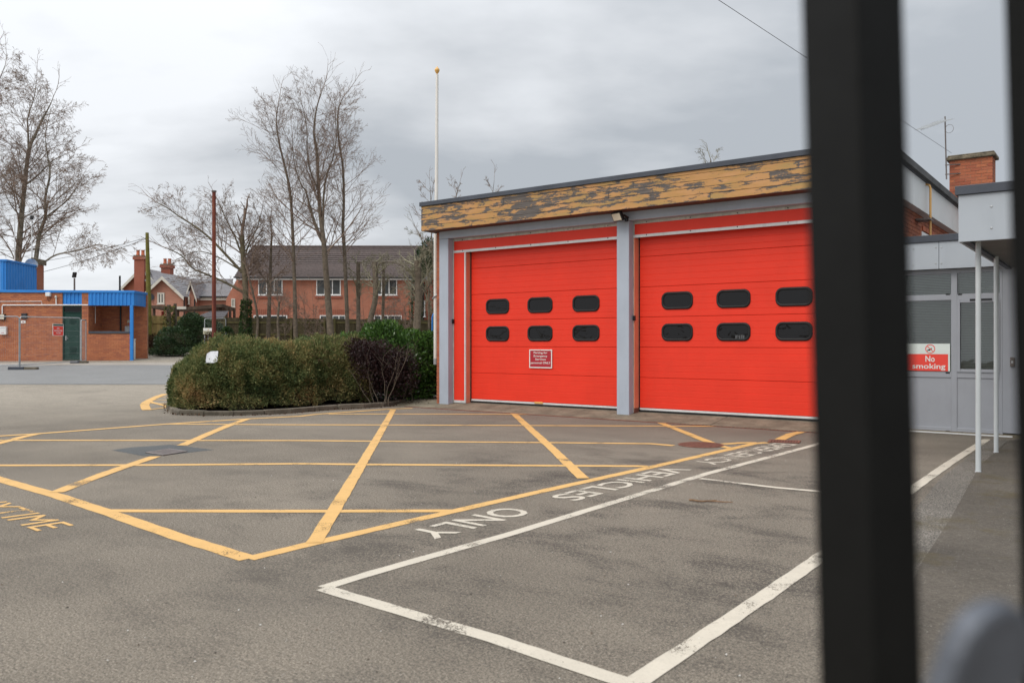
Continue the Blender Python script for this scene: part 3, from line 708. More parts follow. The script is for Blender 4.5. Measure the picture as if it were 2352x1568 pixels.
# sign on the left door
def door_sign():
    a, b = onY(1216, 846.5, DY - 0.02), onY(1268, 803.5, DY - 0.02); x0, x1, z0, z1 = a.x, b.x, a.z + 0.0, b.z
    z0, z1 = 0.945, 1.352
    o = thing('parking_sign', 'crimson sign with white frame reading parking for emergency services personnel', 'sign', (x0, DY - 0.02, z0))
    W_, H_ = x1 - x0, z1 - z0
    box('board', M['signcrimson'], o, 0.02, W_ - 0.02, -0.002, 0.008, 0.02, H_ - 0.02)
    for s in ((0, W_, 0, 0.022), (0, W_, H_ - 0.022, H_)): box('frame', M['signwhite'], o, s[0], s[1], -0.008, 0.010, s[2], s[3], 0.002)
    for s in ((0, 0.022), (W_ - 0.022, W_)): box('frame', M['signwhite'], o, s[0], s[1], -0.0075, 0.0098, 0.0225, H_ - 0.0225, 0.002)
    sc_ = MB().box(-0.004, 0.004, -0.011, -0.008, -0.004, 0.004).mesh('screw'); sc_.materials.append(M['dark'])
    for zz in (0.011, H_ - 0.011): link('screw', sc_, None, o, (W_ / 2, 0, zz))
    lines = [('Parking for', 0.20, 0.80, 0.745, 0.885), ('Emergency', 0.20, 0.80, 0.565, 0.71), ('Services', 0.265, 0.735, 0.425, 0.53), ('personnel ONLY', 0.06, 0.94, 0.195, 0.345)]
    for s, u0, u1, v0, v1 in lines:
        text_on('lettering', s, (u0 * W_, -0.005, v0 * H_), (u1 * W_, -0.005, v0 * H_), (u0 * W_, -0.005, v1 * H_), (u1 * W_, -0.005, v1 * H_), M['signwhite'], o, 0.010)
door_sign()
def floodlight():
    p = onY(1419, 497, 14.36); o = thing('floodlight', 'black floodlight under the fascia above the middle column', 'floodlight', p)
    R = Matrix.Rotation(math.radians(-18), 3, 'Z') @ Matrix.Rotation(math.radians(28), 3, 'X')
    ux, uy, uz = R @ Vector((1, 0, 0)), R @ Vector((0, 1, 0)), R @ Vector((0, 0, 1))
    MB().obox((0, 0, 0), ux * 0.135, uy * 0.035, uz * 0.095).build('housing', M['black'], o, bevel=0.012)
    MB().obox(uy * -0.036, ux * 0.112, uy * 0.003, uz * 0.072).build('lens', M['lens'], o)
    MB().tube([uy * 0.03, uy * 0.10 + Vector((0.05, 0.05, -0.02)), Vector((0.10, 0.236, -0.01))], 0.022, 8).build('bracket', M['black'], o)
    MB().lathe([(0.001, -0.05), (0.035, -0.04), (0.04, 0.0), (0.03, 0.03), (0.001, 0.035)], (0.14, 0.10, -0.06)).build('motion_sensor', M['black'], o, smooth=True)
floodlight()

# flagpole clipped to the flank wall
def flagpole():
    b = at(1000.5, 787, 20.05); o = thing('flagpole', 'tall cream white flagpole with gold finial at the corner of the fire station', 'flagpole', (b.x, b.y, 0))
    d = Vector((0, 0, 1)); z0 = H + (787 - 835) / F * 20.05; zt = H + (787 - 172) / F * 20.05
    off = (at(1004, 787, 20.05) - at(1000.5, 787, 20.05))
    MB().tube([(0, 0, z0), (0, 0, 4.0), off * 0.6 + Vector((0, 0, 5.2)), off + Vector((0, 0, zt))], [0.047, 0.046, 0.043, 0.033], 16).build('pole', M['white_pole'], o, smooth=True)
    MB().lathe([(0.001, z0 - 0.02), (0.052, z0 - 0.02), (0.052, z0 + 0.13), (0.001, z0 + 0.13)]).build('base_cap', M['galv'], o, smooth=True)
    t = off + Vector((0, 0, zt))
    MB().lathe([(0.012, 0), (0.012, 0.03), (0.03, 0.035), (0.05, 0.075), (0.062, 0.10), (0.060, 0.125), (0.045, 0.15), (0.02, 0.175), (0.008, 0.20), (0.001, 0.205)], t).build('finial', M['gold'], o, smooth=True)
    zc = H + (787 - 683) / F * 20.05
    MB().tube([(-0.05, -0.045, zc - 0.03), (0.02, -0.062, zc + 0.02), (0.07, -0.03, zc + 0.06), (0.11, 0.05, zc + 0.06)], 0.018, 8).build('clamp', M['galv'], o)
    MB().tube([(0, 0.04, 3.4), (0.12, 0.10, 3.4)], 0.015, 8).build('clamp', M['galv'], o)
flagpole()
def blue_trolley():
    b = at(993.2, 787, 22.0); z0 = gzw(b); o = thing('blue_frame', 'bright blue tubular frame standing behind the cream flagpole', 'metal frame', (b.x, b.y, z0), TH)
    zt = H + (787 - 718) / F * 22.0 - z0
    MB().tube([(0, 0, 0), (0, 0, zt - 0.12), (0.03, 0, zt - 0.03), (0.12, 0, zt), (0.4, 0, zt)], 0.022, 8).build('tube', M['blue'], o, smooth=True)
    for z in (1.75, 1.55, 1.2, 0.7): MB().tube([(0, 0, z), (0.4, 0, z)], 0.016, 8).build('crossbar', M['blue'], o)
    MB().tube([(0.4, 0, 0), (0.4, 0, zt)], 0.022, 8).build('tube', M['blue'], o)
blue_trolley()

# ------------------------------------------------------------------ offices and entrance canopy on the right
OY = 15.2
of = thing('office_block', 'low grey panelled office block with glazed front beside the fire station', 'building')
def ox(px): return onY(px, 700, OY).x
def oz(px, py): return onY(px, py, OY).z
X0, X1 = -3.28, 3.5
zb, zt = 0.02, 2.71
box('wall_panel', M['grey_frame'], of, ox(2303), X1, OY, OY + 0.12, zb + 0.05, zt)
box('back_wall', M['dark'], of, X0, X1, 16.4, 16.5, 0, 3.0)
box('plinth', M['concrete'], of, X0, X1, OY - 0.03, OY + 0.1, -0.05, zb + 0.03)
x = -3.26
for i in range(5):
    x1 = [ox(2160), ox(2160) + 1.2, ox(2160) + 2.4, ox(2160) + 3.6, X1][i]
    box('fascia_panel', M['grey_panel'], of, x + 0.003, x1 - 0.003, OY - 0.14, OY - 0.09, zt, 3.155, 0.003); x = x1
box('roof_edge', M['coping'], of, X0, X1, OY - 0.17, OY - 0.02, 3.158, 3.27, 0.005)
box('roof', M['felt'], of, X0, X1, OY - 0.019, 22.8, 3.05, 3.22)
rv = MB().lathe([(0.014, 0), (0.012, 0.005), (0.001, 0.007)], n=8).mesh('rivet'); rv.materials.append(M['galv'])
for px in (2102, 2153, 2166):
    for z in (2.80, 3.06): link('rivet', rv, None, of, (ox(px), OY - 0.14, z), (math.pi / 2, 0, 0))
mull = [(ox(2050), ox(2062)), (ox(2184.5), ox(2198.4)), (ox(2296.5), ox(2303))]
for a, b in mull: box('mullion', M['grey_frame'], of, a, b, OY - 0.005, OY + 0.07, zb, zt, 0.006)
zs = [oz(2140, 629.6), oz(2140, 677), oz(2140, 690), oz(2140, 853), oz(2140, 866), oz(2140, 979), oz(2140, 995)]
for (a0, a), (b, b0) in zip(mull, mull[1:]):
    lo, hi = a, b
    box('transom', M['grey_frame'], of, lo, hi, OY - 0.003, OY + 0.06, zs[0], zt)
    box('transom', M['grey_frame'], of, lo, hi, OY - 0.003, OY + 0.06, zs[2], zs[1], 0.005)
    box('transom', M['grey_frame'], of, lo, hi, OY - 0.003, OY + 0.06, zs[4], zs[3], 0.005)
    box('transom', M['grey_frame'], of, lo, hi, OY - 0.003, OY + 0.06, zb + 0.02, zs[5] , 0.005)
    box('lower_panel', M['grey_frame'], of, lo, hi, OY + 0.012, OY + 0.05, zs[5], zs[4])
    box('window_pane', M['office_glass'], of, lo, hi, OY + 0.025, OY + 0.031, zs[1], zs[0])
    box('window_pane', M['office_glass'], of, lo, hi, OY + 0.025, OY + 0.031, zs[3], zs[2])
    bl = MB()
    zc = zs[3] + 0.01
    while zc < zs[0]:
        bl.obox(((lo + hi) / 2, OY + 0.14, zc), ((hi - lo) / 2 - 0.01, 0, 0), (0, 0.010, 0.011), (0, 0.0005, 0)); zc += 0.027
    tag(bl.build('blind', M['blind'], of), kind='stuff')
lo, hi = mull[1][1], mull[2][0]
for s in ((lo, lo + 0.045), (hi - 0.045, hi)): box('casement', M['grey_frame'], of, s[0], s[1], OY - 0.022, OY + 0.02, zs[3], zs[2], 0.004)
for s in ((zs[3], zs[3] + 0.05), (zs[2] - 0.05, zs[2])): box('casement', M['grey_frame'], of, lo + 0.046, hi - 0.046, OY - 0.021, OY + 0.02, s[0], s[1], 0.004)
box('vent', M['black'], of, ox(2228), ox(2279), OY - 0.035, OY - 0.004, oz(2250, 690), oz(2250, 686))
for px, py in ((2177, 676), (2205, 676), (2177, 856), (2177, 990), (2203, 993)):
    box('drain_slot', M['dark'], of, ox(px) - 0.03, ox(px) + 0.03, OY - 0.007, OY - 0.002, oz(px, py) - 0.011, oz(px, py) + 0.011)
box('interior_shelf', M['signwhite'], of, ox(2235), ox(2285), 15.5, 15.7, oz(2250, 672), oz(2250, 655))
box('sill', M['alu'], of, X0, ox(2326), OY - 0.035, OY + 0.03, zb - 0.012, zb + 0.012)
def no_smoking():
    a, b = ox(2064), ox(2182.5); z0, z1, zm = oz(2140, 851.5), oz(2140, 789), oz(2140, 813)
    o = thing('no_smoking_sign', 'red and white no smoking sign on the office window', 'sign', (a, OY - 0.012, z0))
    W_, H_ = b - a, z1 - z0; hm = zm - z0
    box('white_board', M['signmint'], o, 0, W_, 0, 0.01, hm + 0.001, H_)
    box('red_board', M['signred'], o, 0, W_ - 0.03, -0.002, 0.01, 0, hm)
    box('white_edge', M['signmint'], o, W_ - 0.029, W_, 0, 0.01, 0, hm)
    x0 = lambda px: ox(px) - a
    text_on('lettering', 'No', (x0(2126), -0.005, hm * 0.54), (x0(2147.5), -0.005, hm * 0.54), (x0(2126), -0.005, hm * 0.90), (x0(2147.5), -0.005, hm * 0.90), M['signwhite'], o, 0.018)
    text_on('lettering', 'smoking', (x0(2096), -0.005, hm * 0.03), (x0(2172), -0.005, hm * 0.03), (x0(2096), -0.005, hm * 0.44), (x0(2172), -0.005, hm * 0.44), M['signwhite'], o, 0.014)
    cx, cz, r = x0(2137), (hm + H_) / 2, (H_ - hm) * 0.43
    P = [(cx + math.cos(t_ / 24 * 2 * math.pi) * q, -0.003, cz + math.sin(t_ / 24 * 2 * math.pi) * q) for q in (r, r * 0.84) for t_ in range(24)]
    MB().add(P, [(k, (k + 1) % 24, 24 + (k + 1) % 24, 24 + k) for k in range(24)]).build('prohibition_ring', M['signred'], o)
    k = r * 0.60
    MB().obox((cx, -0.0042, cz), (k * 0.95, 0, -k * 0.95), (0, 0.0006, 0), (r * 0.05, 0, r * 0.05)).build('prohibition_bar', M['signred'], o)
    MB().obox((cx - 0.01, -0.0030, cz - 0.01), (k * 0.8, 0, k * 0.45), (0, 0.0005, 0), (-r * 0.05, 0, r * 0.09)).obox((cx - k * 0.4, -0.0032, cz - k * 0.5), (k * 0.42, 0, 0), (0, 0.0005, 0), (0, 0, r * 0.08)).build('cigarette', M['dark'], o)
no_smoking()
def intercom():
    p = onY(2325.5, 831, OY); o = thing('intercom', 'small dark intercom box on the grey wall beside the entrance', 'intercom', (p.x, OY, p.z))
    box('case', M['iron'], o, -0.03, 0.03, -0.03, -0.002, -0.075, 0.075, 0.006); box('button', M['galv'], o, -0.014, 0.014, -0.036, -0.0305, -0.02, 0.02)
intercom()

cn = thing('entrance_canopy', 'grey panelled flat entrance canopy on slim white posts', 'canopy')
cx0, cy0 = onY(2201, 500, 10.6).x, 10.6
cz0, cz1 = 2.646, 3.175
for i in range(4):
    a = cx0 + (0 if i == 0 else 0.78 + (i - 1) * 1.2); b = cx0 + 0.78 + i * 1.2
    box('fascia_panel', M['grey_panel'], cn, a + 0.002, b - 0.002, cy0, cy0 + 0.03, cz0, cz1, 0.003)
for i in range(3):
    a = cy0 + 0.031 + i * 1.38; box('fascia_panel', M['grey_panel'], cn, cx0, cx0 + 0.03, a, a + 1.375, cz0, cz1, 0.003)
box('roof_edge', M['coping'], cn, cx0 - 0.03, cx0 + 4.4, cy0 - 0.03, cy0 + 0.1, cz1 + 0.003, cz1 + 0.105, 0.005)
box('roof_edge', M['coping'], cn, cx0 - 0.03, cx0 + 0.1, cy0 + 0.101, 14.95, cz1 + 0.003, cz1 + 0.105)
box('roof', M['felt'], cn, cx0 + 0.05, cx0 + 4.4, cy0 + 0.05, 15.0, cz1 - 0.08, cz1 + 0.001)
box('soffit', plain('dark_soffit_board', (0.15, 0.15, 0.145), 0.8, 0.15, 3), cn, cx0 + 0.10, cx0 + 4.4, cy0 + 0.09, 15.0, cz0 + 0.03, cz0 + 0.05)
box('edge_angle', M['coping'], cn, cx0 + 0.031, cx0 + 0.10, cy0 + 0.031, 15.0, cz0 + 0.002, cz0 + 0.028)
for dx in (0.33, 0.75):
    for z in (2.78, 3.02): link('rivet', rv, None, cn, (cx0 + dx * 1.0 + (0.30 if dx > 0.5 else 0), cy0, z), (math.pi / 2, 0, 0))
for px, py in ((2247, 1085), (2288, 1040)):
    p = G(px, py); po = MB().lathe([(0.033, 0), (0.033, 0.02), (0.029, 0.022), (0.029, cz0 + 0.05)], n=16).build('post', M['post_grey'], cn, smooth=True, loc=(p.x, p.y, 0.0))

# chimney, aerial, gas pipe, overhead cable
def chimney():
    x0, y0, nx, ny = -3.40, 22.0, 4, 2.5
    o = thing('chimney', 'orange red brick chimney with lichened stone cap behind the offices', 'chimney', (x0, y0, 3.0))
    W_, D_ = 0.895, 0.565
    box('core', M['mortar'], o, 0.008, W_ - 0.008, 0.008, D_ - 0.008, 0.0, 2.82)
    rng = random.Random(4)
    for i in range(20):
        z = 1.33 + i * 0.0745; odd = i % 2
        fx = [0, 0.225, 0.45, 0.675] if not odd else [0, 0.1125, 0.3375, 0.5625, 0.7875]
        fl = [0.215] * 4 if not odd else [0.1025, 0.215, 0.215, 0.215, 0.1025]
        for x, l in zip(fx, fl):
            for yy in (0, D_ - 0.102): brick(o, M['brick_red'], (x + 0.002, yy + rng.uniform(-0.003, 0.003), z), l, 0.102, 0.065)
        fy = [0.1125, 0.3375] if odd else [0.1125, 0.225]
        fl2 = [0.215, 0.102] if odd else [0.1025, 0.215]
        for y, l in zip(fy, fl2):
            for xx in (0.0, W_ - 0.102): brick(o, M['brick_red'], (xx + rng.uniform(-0.003, 0.003), y, z), 0.102, l, 0.065)
    mb = MB().box(-0.065, W_ + 0.065, -0.065, D_ + 0.065, 2.82, 2.90).box(-0.04, W_ + 0.04, -0.04, D_ + 0.04, 2.9005, 2.94)
    mb.build('cap', M['stone_cap'], o, bevel=0.02)
chimney()
def aerial():
    p = onY(2174, 412, 21.9); o = thing('tv_aerial', 'television aerial on a thin mast clamped to the brick chimney', 'aerial', p)
    t = onY(2170.5, 268, 21.9) - p; h = onY(2171, 276, 21.9) - p; e = at(2115, 297, 18.6) - p
    MB().tube([(0, 0, 0), t], 0.016, 8).build('mast', M['iron'], o)
    MB().tube([h, e], 0.012, 6).build('boom', M['galv'], o)
    d = (e - h); side = d.cross(Vector((0, 0, 1))).normalized()
    for i in range(17):
        c = h + d * (0.04 + i * 0.058); l = 0.16 if i > 2 else 0.22
        MB().tube([c - side * l, c + side * l], 0.005, 4).build('element', M['galv'], o)
        MB().tube([c - Vector((0, 0, 0.04)), c + Vector((0, 0, 0.06))], 0.005, 4).build('element', M['galv'], o)
    for z in (0.12, 0.34): MB().tube([(-0.03, 0, z), (0.28, 0.1, z)], 0.012, 6).build('clamp', M['iron'], o)
    c = h * 0.82 + t * 0.0 + Vector((0.16, 0, 0)); c = onY(2180.5, 296, 21.9) - p
    MB().tube([c + Vector((math.cos(a) * 0.09, 0, math.sin(a) * 0.10)) for a in [k / 14 * 2 * math.pi for k in range(15)]], 0.005, 4).build('cable_loop', M['iron'], o)
aerial()
def gas_pipe():
    X = XF + 0.24; P = [onX(2075, 421, X), onX(2128, 418, X), onX(2135, 421, X), onX(2137, 428, X)]
    low = onX(2138.5, 545, X); low.y = P[-1].y; low.x = P[-1].x
    a = P[-1].copy(); o = thing('gas_pipe', 'ochre painted gas pipe bent over the grey fascia beside the chimney', 'pipe', (0, 0, 0))
    a0 = Vector((X, P[1].y - 1.1, P[1].z))
    zq, yq = P[2].z, P[3].y
    MB().tube([Vector((X - 0.95, yq, zq)), Vector((X - 0.08, yq, zq)), Vector((X - 0.02, yq, zq - 0.02)), Vector((X, yq, zq - 0.08)), Vector((X, yq, 3.1))], 0.022, 10).build('pipe', M['gas'], o, smooth=True)
    q = onX(2128, 480, X); box('pipe_bracket', M['iron'], o, XF + 0.02, X + 0.03, P[3].y - 0.22, P[3].y + 0.12, 3.86, 3.895)
gas_pipe()
def wire(name, label, P, r, sag=0.0):
    A, B = P; pts = []
    for k in range(25):
        u = k / 24; pts.append(A.lerp(B, u) - Vector((0, 0, sag * 4 * u * (1 - u))))
    tag(MB().tube(pts, r, 5).build(name, M['cable'], None, smooth=True), label, 'cable')
A = at(2186, 352, 20.4); B = at(1650, 0, 10.5); wire('overhead_cable', 'thin overhead cable running from the brick chimney up across the sky', (A, B + (B - A) * 0.6), 0.004)

# ------------------------------------------------------------------ brick hut with blue fascia on the left
hl = at(143.5, 787, 38.0); HR = TH + math.radians(5.0)
hf = Frame((hl.x, hl.y, 0), HR)
hut = thing('brick_hut', 'flat roofed orange brick hut with bright blue fascia and open porch', 'building', (hl.x, hl.y, 0), HR)
hx = hf.x
def hz(px, py, ly=0.0): return hf.h(px, py, ly)[1]
HB = hz(160, 833); HT = hz(160, 672.3); HR0, HR1 = HT, hz(160, 666.6); HD = hz(160, 701.3)
XL, XD0, XD1, XP0, XP1, XE = hx(-70), hx(143.5), hx(187.8), hx(203), hx(308.6), hx(337.5, 1.5)
hutw = MB().box(XL, XD0 - 0.002, 0.012, 0.22, HB - 0.1, HT).box(XD1 + 0.002, XP0 - 0.012, 0.012, 0.22, HB - 0.1, HT).box(XP0 - 0.11, XP0 - 0.012, 0.2205, 1.5, HB - 0.1, HT)
hutw.box(XP0 + 0.012, hx(299), 0.012, 0.2, HB - 0.1, hz(250, 766)).box(XP0 - 0.01, XE - 0.012, 1.512, 1.72, HB - 0.1, HT)
hutw.box(XL, XP0 - 0.12, 4.8, 5.0, HB - 0.1, HT)
wallh = hutw.build('wall', M['mortar'], hut)
# bricks: the nearest show as pieces, the rest are joined
jv, jt = MB(), []
def hut_bricks(x0, x1, y, z0, z1, axis='x', singles=0, seed=0, skip=None):
    rng = random.Random(seed); done = 0; i = 0; z = z0
    while z < z1 - 0.02:
        x = x0 - (0.1125 if i % 2 else 0.0)
        while x < x1 - 0.01:
            a, b = max(x, x0), min(x + 0.215, x1)
            if b - a > 0.03 and not (skip and skip((a + b) / 2, z)):
                h = min(0.066, z1 - z)
                if done < singles and axis == 'x':
                    l = round(b - a, 3); brick(wallh, M['brick_hut'], (a, y + rng.uniform(-0.002, 0.002), z), l if abs(l - 0.215) > 0.01 else 0.215, 0.05, 0.066); done += 1
                else:
                    k = len(jv.f)
                    if axis == 'x': jv.box(a, b, y, y + 0.05, z, z + h)
                    else: jv.box(y - 0.05, y, a, b, z, z + h)
                    jt.extend([rng.random()] * (len(jv.f) - k))
            x += 0.225
        z += 0.075; i += 1
hut_bricks(XP0, hx(299), 0.0, HB - 0.02, hz(250, 766), singles=160, seed=1)
hut_bricks(hx(60), XD0 - 0.004, 0.0, HB - 0.02, HB + 1.05, singles=140, seed=2)
hut_bricks(hx(60), XD0 - 0.004, 0.0, HB - 0.02 + 0.075 * 15, HT, seed=3)
hut_bricks(XL, hx(60) - 0.01, 0.0, HB - 0.02, HT, seed=4)
hut_bricks(XD1 + 0.004, XP0, 0.0, HB - 0.02, HT, seed=5)
hut_bricks(XP0, XE, 1.5, HB - 0.02, HT - 0.02, seed=6)
hut_bricks(0.05, 1.5, XP0, HB - 0.02, HT - 0.02, axis='y', seed=7)
me = jv.mesh('brickwork'); at_ = me.attributes.new('tint', 'FLOAT', 'FACE'); at_.data.foreach_set('value', np.array(jt, dtype=np.float32))
tag(link('brickwork', me, M['brick_hut_j'], wallh), kind='stuff')
# roof, blue fascias
box('roof', M['felt'], hut, XL, XP0, 0.02, 5.0, HT + 0.002, HT + 0.09)
box('roof', M['felt'], hut, XP0 + 0.001, XP1 - 0.04, 0.02, 1.75, HT + 0.002, HT + 0.088)
box('roof_trim', M['blue'], hut, XL, XP1 + 0.03, -0.06, 0.018, HR0 + 0.003, HR1, 0.006)
box('roof_trim', M['blue'], hut, XP1 - 0.03, XP1 + 0.04, 0.019, 1.62, HR0 + 0.003, HR1 - 0.001, 0.006)
def ribbed(name, parent, x0, x1, y, z0, z1, pitch=0.17, d=0.03, loc=(0, 0, 0), rz=0.0):
    prof = []; x = x0
    while x < x1:
        for dx, dy in ((0, 0), (pitch * 0.42, 0), (pitch * 0.5, -d), (pitch * 0.92, -d)):
            if x + dx < x1: prof.append((x + dx, y + dy))
        x += pitch
    prof.append((x1, prof[-1][1]))
    V = [(px, py, z0) for px, py in prof] + [(px, py, z1) for px, py in prof]; n = len(prof)
    o = MB().add(V, [(i, i + 1, n + i + 1, n + i) for i in range(n - 1)]).build(name, M['blue'], parent, loc=loc, rot=(0, 0, rz))
    md = o.modifiers.new('thick', 'SOLIDIFY'); md.thickness = 0.006
    return o
ribbed('blue_cladding', hut, XP0 + 0.003, XP1, -0.005, hz(250, 701.5), HT)
ribbed('blue_cladding', hut, 0.0, 1.5, 0.0, hz(250, 701.5), HT, loc=(XP1 + 0.002, 0, 0), rz=math.pi / 2, pitch=0.6, d=0.008)
ribbed('blue_cladding', hut, XD0 + 0.003, XD1 - 0.003, 0.05, HD, HT)
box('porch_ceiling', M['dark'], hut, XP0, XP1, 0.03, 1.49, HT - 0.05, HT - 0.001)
box('porch_post', M['blue'], hut, hx(298.6), hx(305.7), -0.03, 0.09, HB - 0.02, hz(302, 701), 0.008)
box('wall_coping', M['coping'], hut, XP0 + 0.01, hx(299) - 0.01, -0.04, 0.24, hz(250, 765.6), hz(250, 760.6), 0.015)
box('base_slab', M['concrete'], hut, XP0 + 0.01, hx(338, 1.5), -0.16, 1.75, HB - 0.15, HB + 0.012)
box('base_kerb', M['coping'], hut, hx(260), hx(303), -0.26, -0.165, HB - 0.15, HB + 0.045, 0.02)
box('door_step', M['concrete'], hut, XD0, XD1, -0.03, 0.2, HB - 0.12, hz(160, 827))
# green door
gd = thing('door', None, None); gd.parent = hut
zt_, zl = HD, hz(160, 716.5); zd = hz(160, 827) + 0.005
box('door_leaf', M['green_door'], gd, XD0 + 0.03, XD1 - 0.03, 0.07, 0.11, zd, zl - 0.02)
for s in ((XD0 + 0.002, XD0 + 0.05), (XD1 - 0.05, XD1 - 0.002)): box('door_frame', M['green_door'], gd, s[0], s[1], 0.04, 0.12, zd, zt_ - 0.003, 0.004)
box('door_frame', M['green_door'], gd, XD0 + 0.051, XD1 - 0.051, 0.041, 0.12, zl - 0.03, zl, 0.004); box('door_frame', M['green_door'], gd, XD0 + 0.051, XD1 - 0.051, 0.041, 0.12, zt_ - 0.05, zt_ - 0.004, 0.004)
box('toplight', M['door_glass'], gd, XD0 + 0.051, XD1 - 0.051, 0.08, 0.09, zl, zt_ - 0.05)
for (y0, y1) in ((732.5, 742.5), (795, 812)):
    z = hz(165, y1)
    while z < hz(165, y0):
        MB().obox((hx(166), 0.062, z), (0.16, 0, 0), (0, 0.008, 0.006), (0, 0.001, 0.0)).build('louvre', M['galv'] if False else M['green_door'], gd); z += 0.035
hzz = hz(152, 777); box('door_handle', M['galv'], gd, hx(149), hx(151.5), 0.05, 0.068, hzz - 0.09, hzz + 0.12, 0.004)
box('door_handle', M['galv'], gd, hx(149.5), hx(155.5), 0.02, 0.04, hzz - 0.01, hzz + 0.012, 0.004)
# taller blue clad block on the roof
tb = 2.6; tx = hx(14.6, tb); ztop = hz(14, 600, tb)
ribbed('blue_cladding', hut, XL, tx, tb, HT + 0.1, ztop, pitch=0.2)
ribbed('blue_cladding', hut, 0.0, 3.0, 0.0, HT + 0.1, ztop, pitch=0.26, d=0.02, loc=(tx, tb, 0), rz=math.pi / 2)
box('block_core', M['dark'], hut, XL, tx - 0.03, tb + 0.03, tb + 3.0, HT + 0.1, ztop - 0.01)
box('roof_trim', M['blue'], hut, XL, tx + 0.05, tb - 0.06, tb + 3.05, ztop, ztop + 0.09, 0.006)
box('tower_wall', M['brick_flank'], hut, tx - 1.5, hx(71.5, tb + 3.1), tb + 3.1, tb + 4.5, HT, hz(60, 604, tb + 3.1))
box('tower_cap', M['stone_cap'], hut, XL, hx(71, tb + 3.0) + 0.02, tb + 3.06, tb + 4.7, hz(60, 604, tb + 3.1), hz(60, 591, tb + 3.1), 0.02)
# pipes on the wall
pw = M['upvc']
MB().tube([(hx(6.4), -0.04, hz(6, 722)), (hx(6.4), -0.04, hz(6, 703)), (hx(8), -0.04, hz(6, 700.7)), (hx(203.8), -0.075, hz(203, 700.4))], 0.027, 8).build('white_pipe', pw, hut)
MB().tube([(hx(-20), -0.02, hz(0, 692.5)), (hx(96), -0.02, hz(96, 692)), (hx(96.8), -0.02, hz(96, 699))], 0.014, 6).build('white_pipe', pw, hut)
MB().tube([(hx(130.4), -0.06, hz(130, 700)), (hx(130.2), -0.06, hz(130, 684))], 0.025, 8).build('white_pipe', pw, hut)
MB().lathe([(0.001, -0.06), (0.05, -0.05), (0.055, 0), (0.03, 0.05), (0.001, 0.055)], (hx(130), -0.07, hz(130, 681.5))).build('pipe_cowl', M['barge'], hut, smooth=True)
# interior of the porch
box('porch_pipe', M['black'], hut, hx(274.5, 1.4), hx(277.5, 1.4), 1.42, 1.47, HB, HT - 0.05)
MB().tube([(XP0 + 0.03, 0.5, hz(215, 704, 0.5)), (XP0 + 0.03, 0.7, hz(225, 704, 0.7)), (XP0 + 0.03, 0.7, hz(225, 742, 0.7))], 0.015, 6).build('white_pipe', pw, hut)
def wallbox(name, label, cat, m, px0, px1, py0, py1, ly=0.0, d=0.09, extra=None):
    xa, za = hf.h(px0, py1, ly); xb, zb_ = hf.h(px1, py0, ly)
    p = hf.w((xa + xb) / 2, ly, (za + zb_) / 2); o = thing(name, label, cat, p, HR)
    w2, h2 = (xb - xa) / 2, (zb_ - za) / 2
    box('case', m, o, -w2, w2, -d, -0.004, -h2, h2, 0.012)
    if extra: extra(o, w2, h2, d)
    return o
wallbox('alarm_box', 'small white alarm box high on the hut wall', 'alarm', M['upvc'], 107.7, 117.9, 671.6, 680.5, d=0.16, extra=lambda o, w2, h2, d: MB().tube([(-0.06, -0.02, -h2), (-0.05, -0.02, -h2 - 0.18), (0, -0.02, -h2 - 0.24), (0.05, -0.02, -h2 - 0.18), (0.06, -0.02, -h2)], 0.008, 5).build('loop_cable', M['cable'], o))
def flood_extra(o, w2, h2, d): box('lens', M['lens'], o, -w2 + 0.03, w2 - 0.03, -d - 0.01, -d + 0.004, -h2 + 0.03, h2 - 0.02)
wallbox('bulkhead_light', 'black bulkhead light with cream lens at left edge of hut wall', 'light', M['black'], -3, 14, 721.5, 734.5, d=0.12, extra=flood_extra)
def vent_extra(o, w2, h2, d):
    for k in range(5): box('louvre', M['coping'], o, -w2 + 0.02, w2 - 0.02, -d - 0.01, -d + 0.004, -h2 + 0.03 + k * h2 * 0.36, -h2 + 0.05 + k * h2 * 0.36)
wallbox('wall_vent', 'black square vent on hut wall above the small white notice', 'vent', M['black'], 50, 63.4, 719.5, 732, d=0.06, extra=vent_extra)
def note_extra(o, w2, h2, d): box('print', M['signcrimson'], o, -0.035, 0.035, -d - 0.003, -d + 0.001, -0.02, 0.012)
wallbox('notice', 'small white notice on hut wall under the black vent', 'notice', M['signwhite'], 48, 59, 736, 742.4, d=0.012, extra=note_extra)
def post_extra(o, w2, h2, d):
    box('slot', M['galv'], o, -w2 + 0.03, w2 - 0.03, -d - 0.004, -d + 0.002, h2 * 0.62, h2 * 0.72); box('badge', M['signcrimson'], o, -0.06, 0.06, -d - 0.004, -d + 0.002, -h2 * 0.6, -h2 * 0.5)
wallbox('post_box', 'white wall box low on the left of the hut', 'box', M['upvc'], 2.8, 17.3, 749.6, 768.3, d=0.14, extra=post_extra)
wallbox('white_cabinet', 'tall white cabinet behind the blue porch post', 'cabinet', M['upvc'], 300, 311.5, 780.5, 828, ly=1.0, d=0.4, extra=lambda o, w2, h2, d: box('lid', M['upvc'], o, -w2 - 0.01, w2 + 0.02, -d - 0.02, 0.0, h2 + 0.001, h2 + 0.05))
wallbox('grey_box', 'grey box on the porch wall behind the blue post', 'box', M['galv'], 290, 301, 750, 761.5, ly=1.45, d=0.2, extra=lambda o, w2, h2, d: box('lid', M['galv'], o, -w2, w2, -d - 0.01, 0, h2 + 0.001, h2 + 0.02))
wallbox('porch_notice', 'small orange and white notice inside the porch', 'notice', M['signcream'], 292.5, 299, 735, 747, ly=1.49, d=0.01, extra=lambda o, w2, h2, d: box('print', M['terracotta'], o, -w2 + 0.01, w2 - 0.01, -d - 0.003, -d + 0.001, -h2 + 0.01, 0.0))
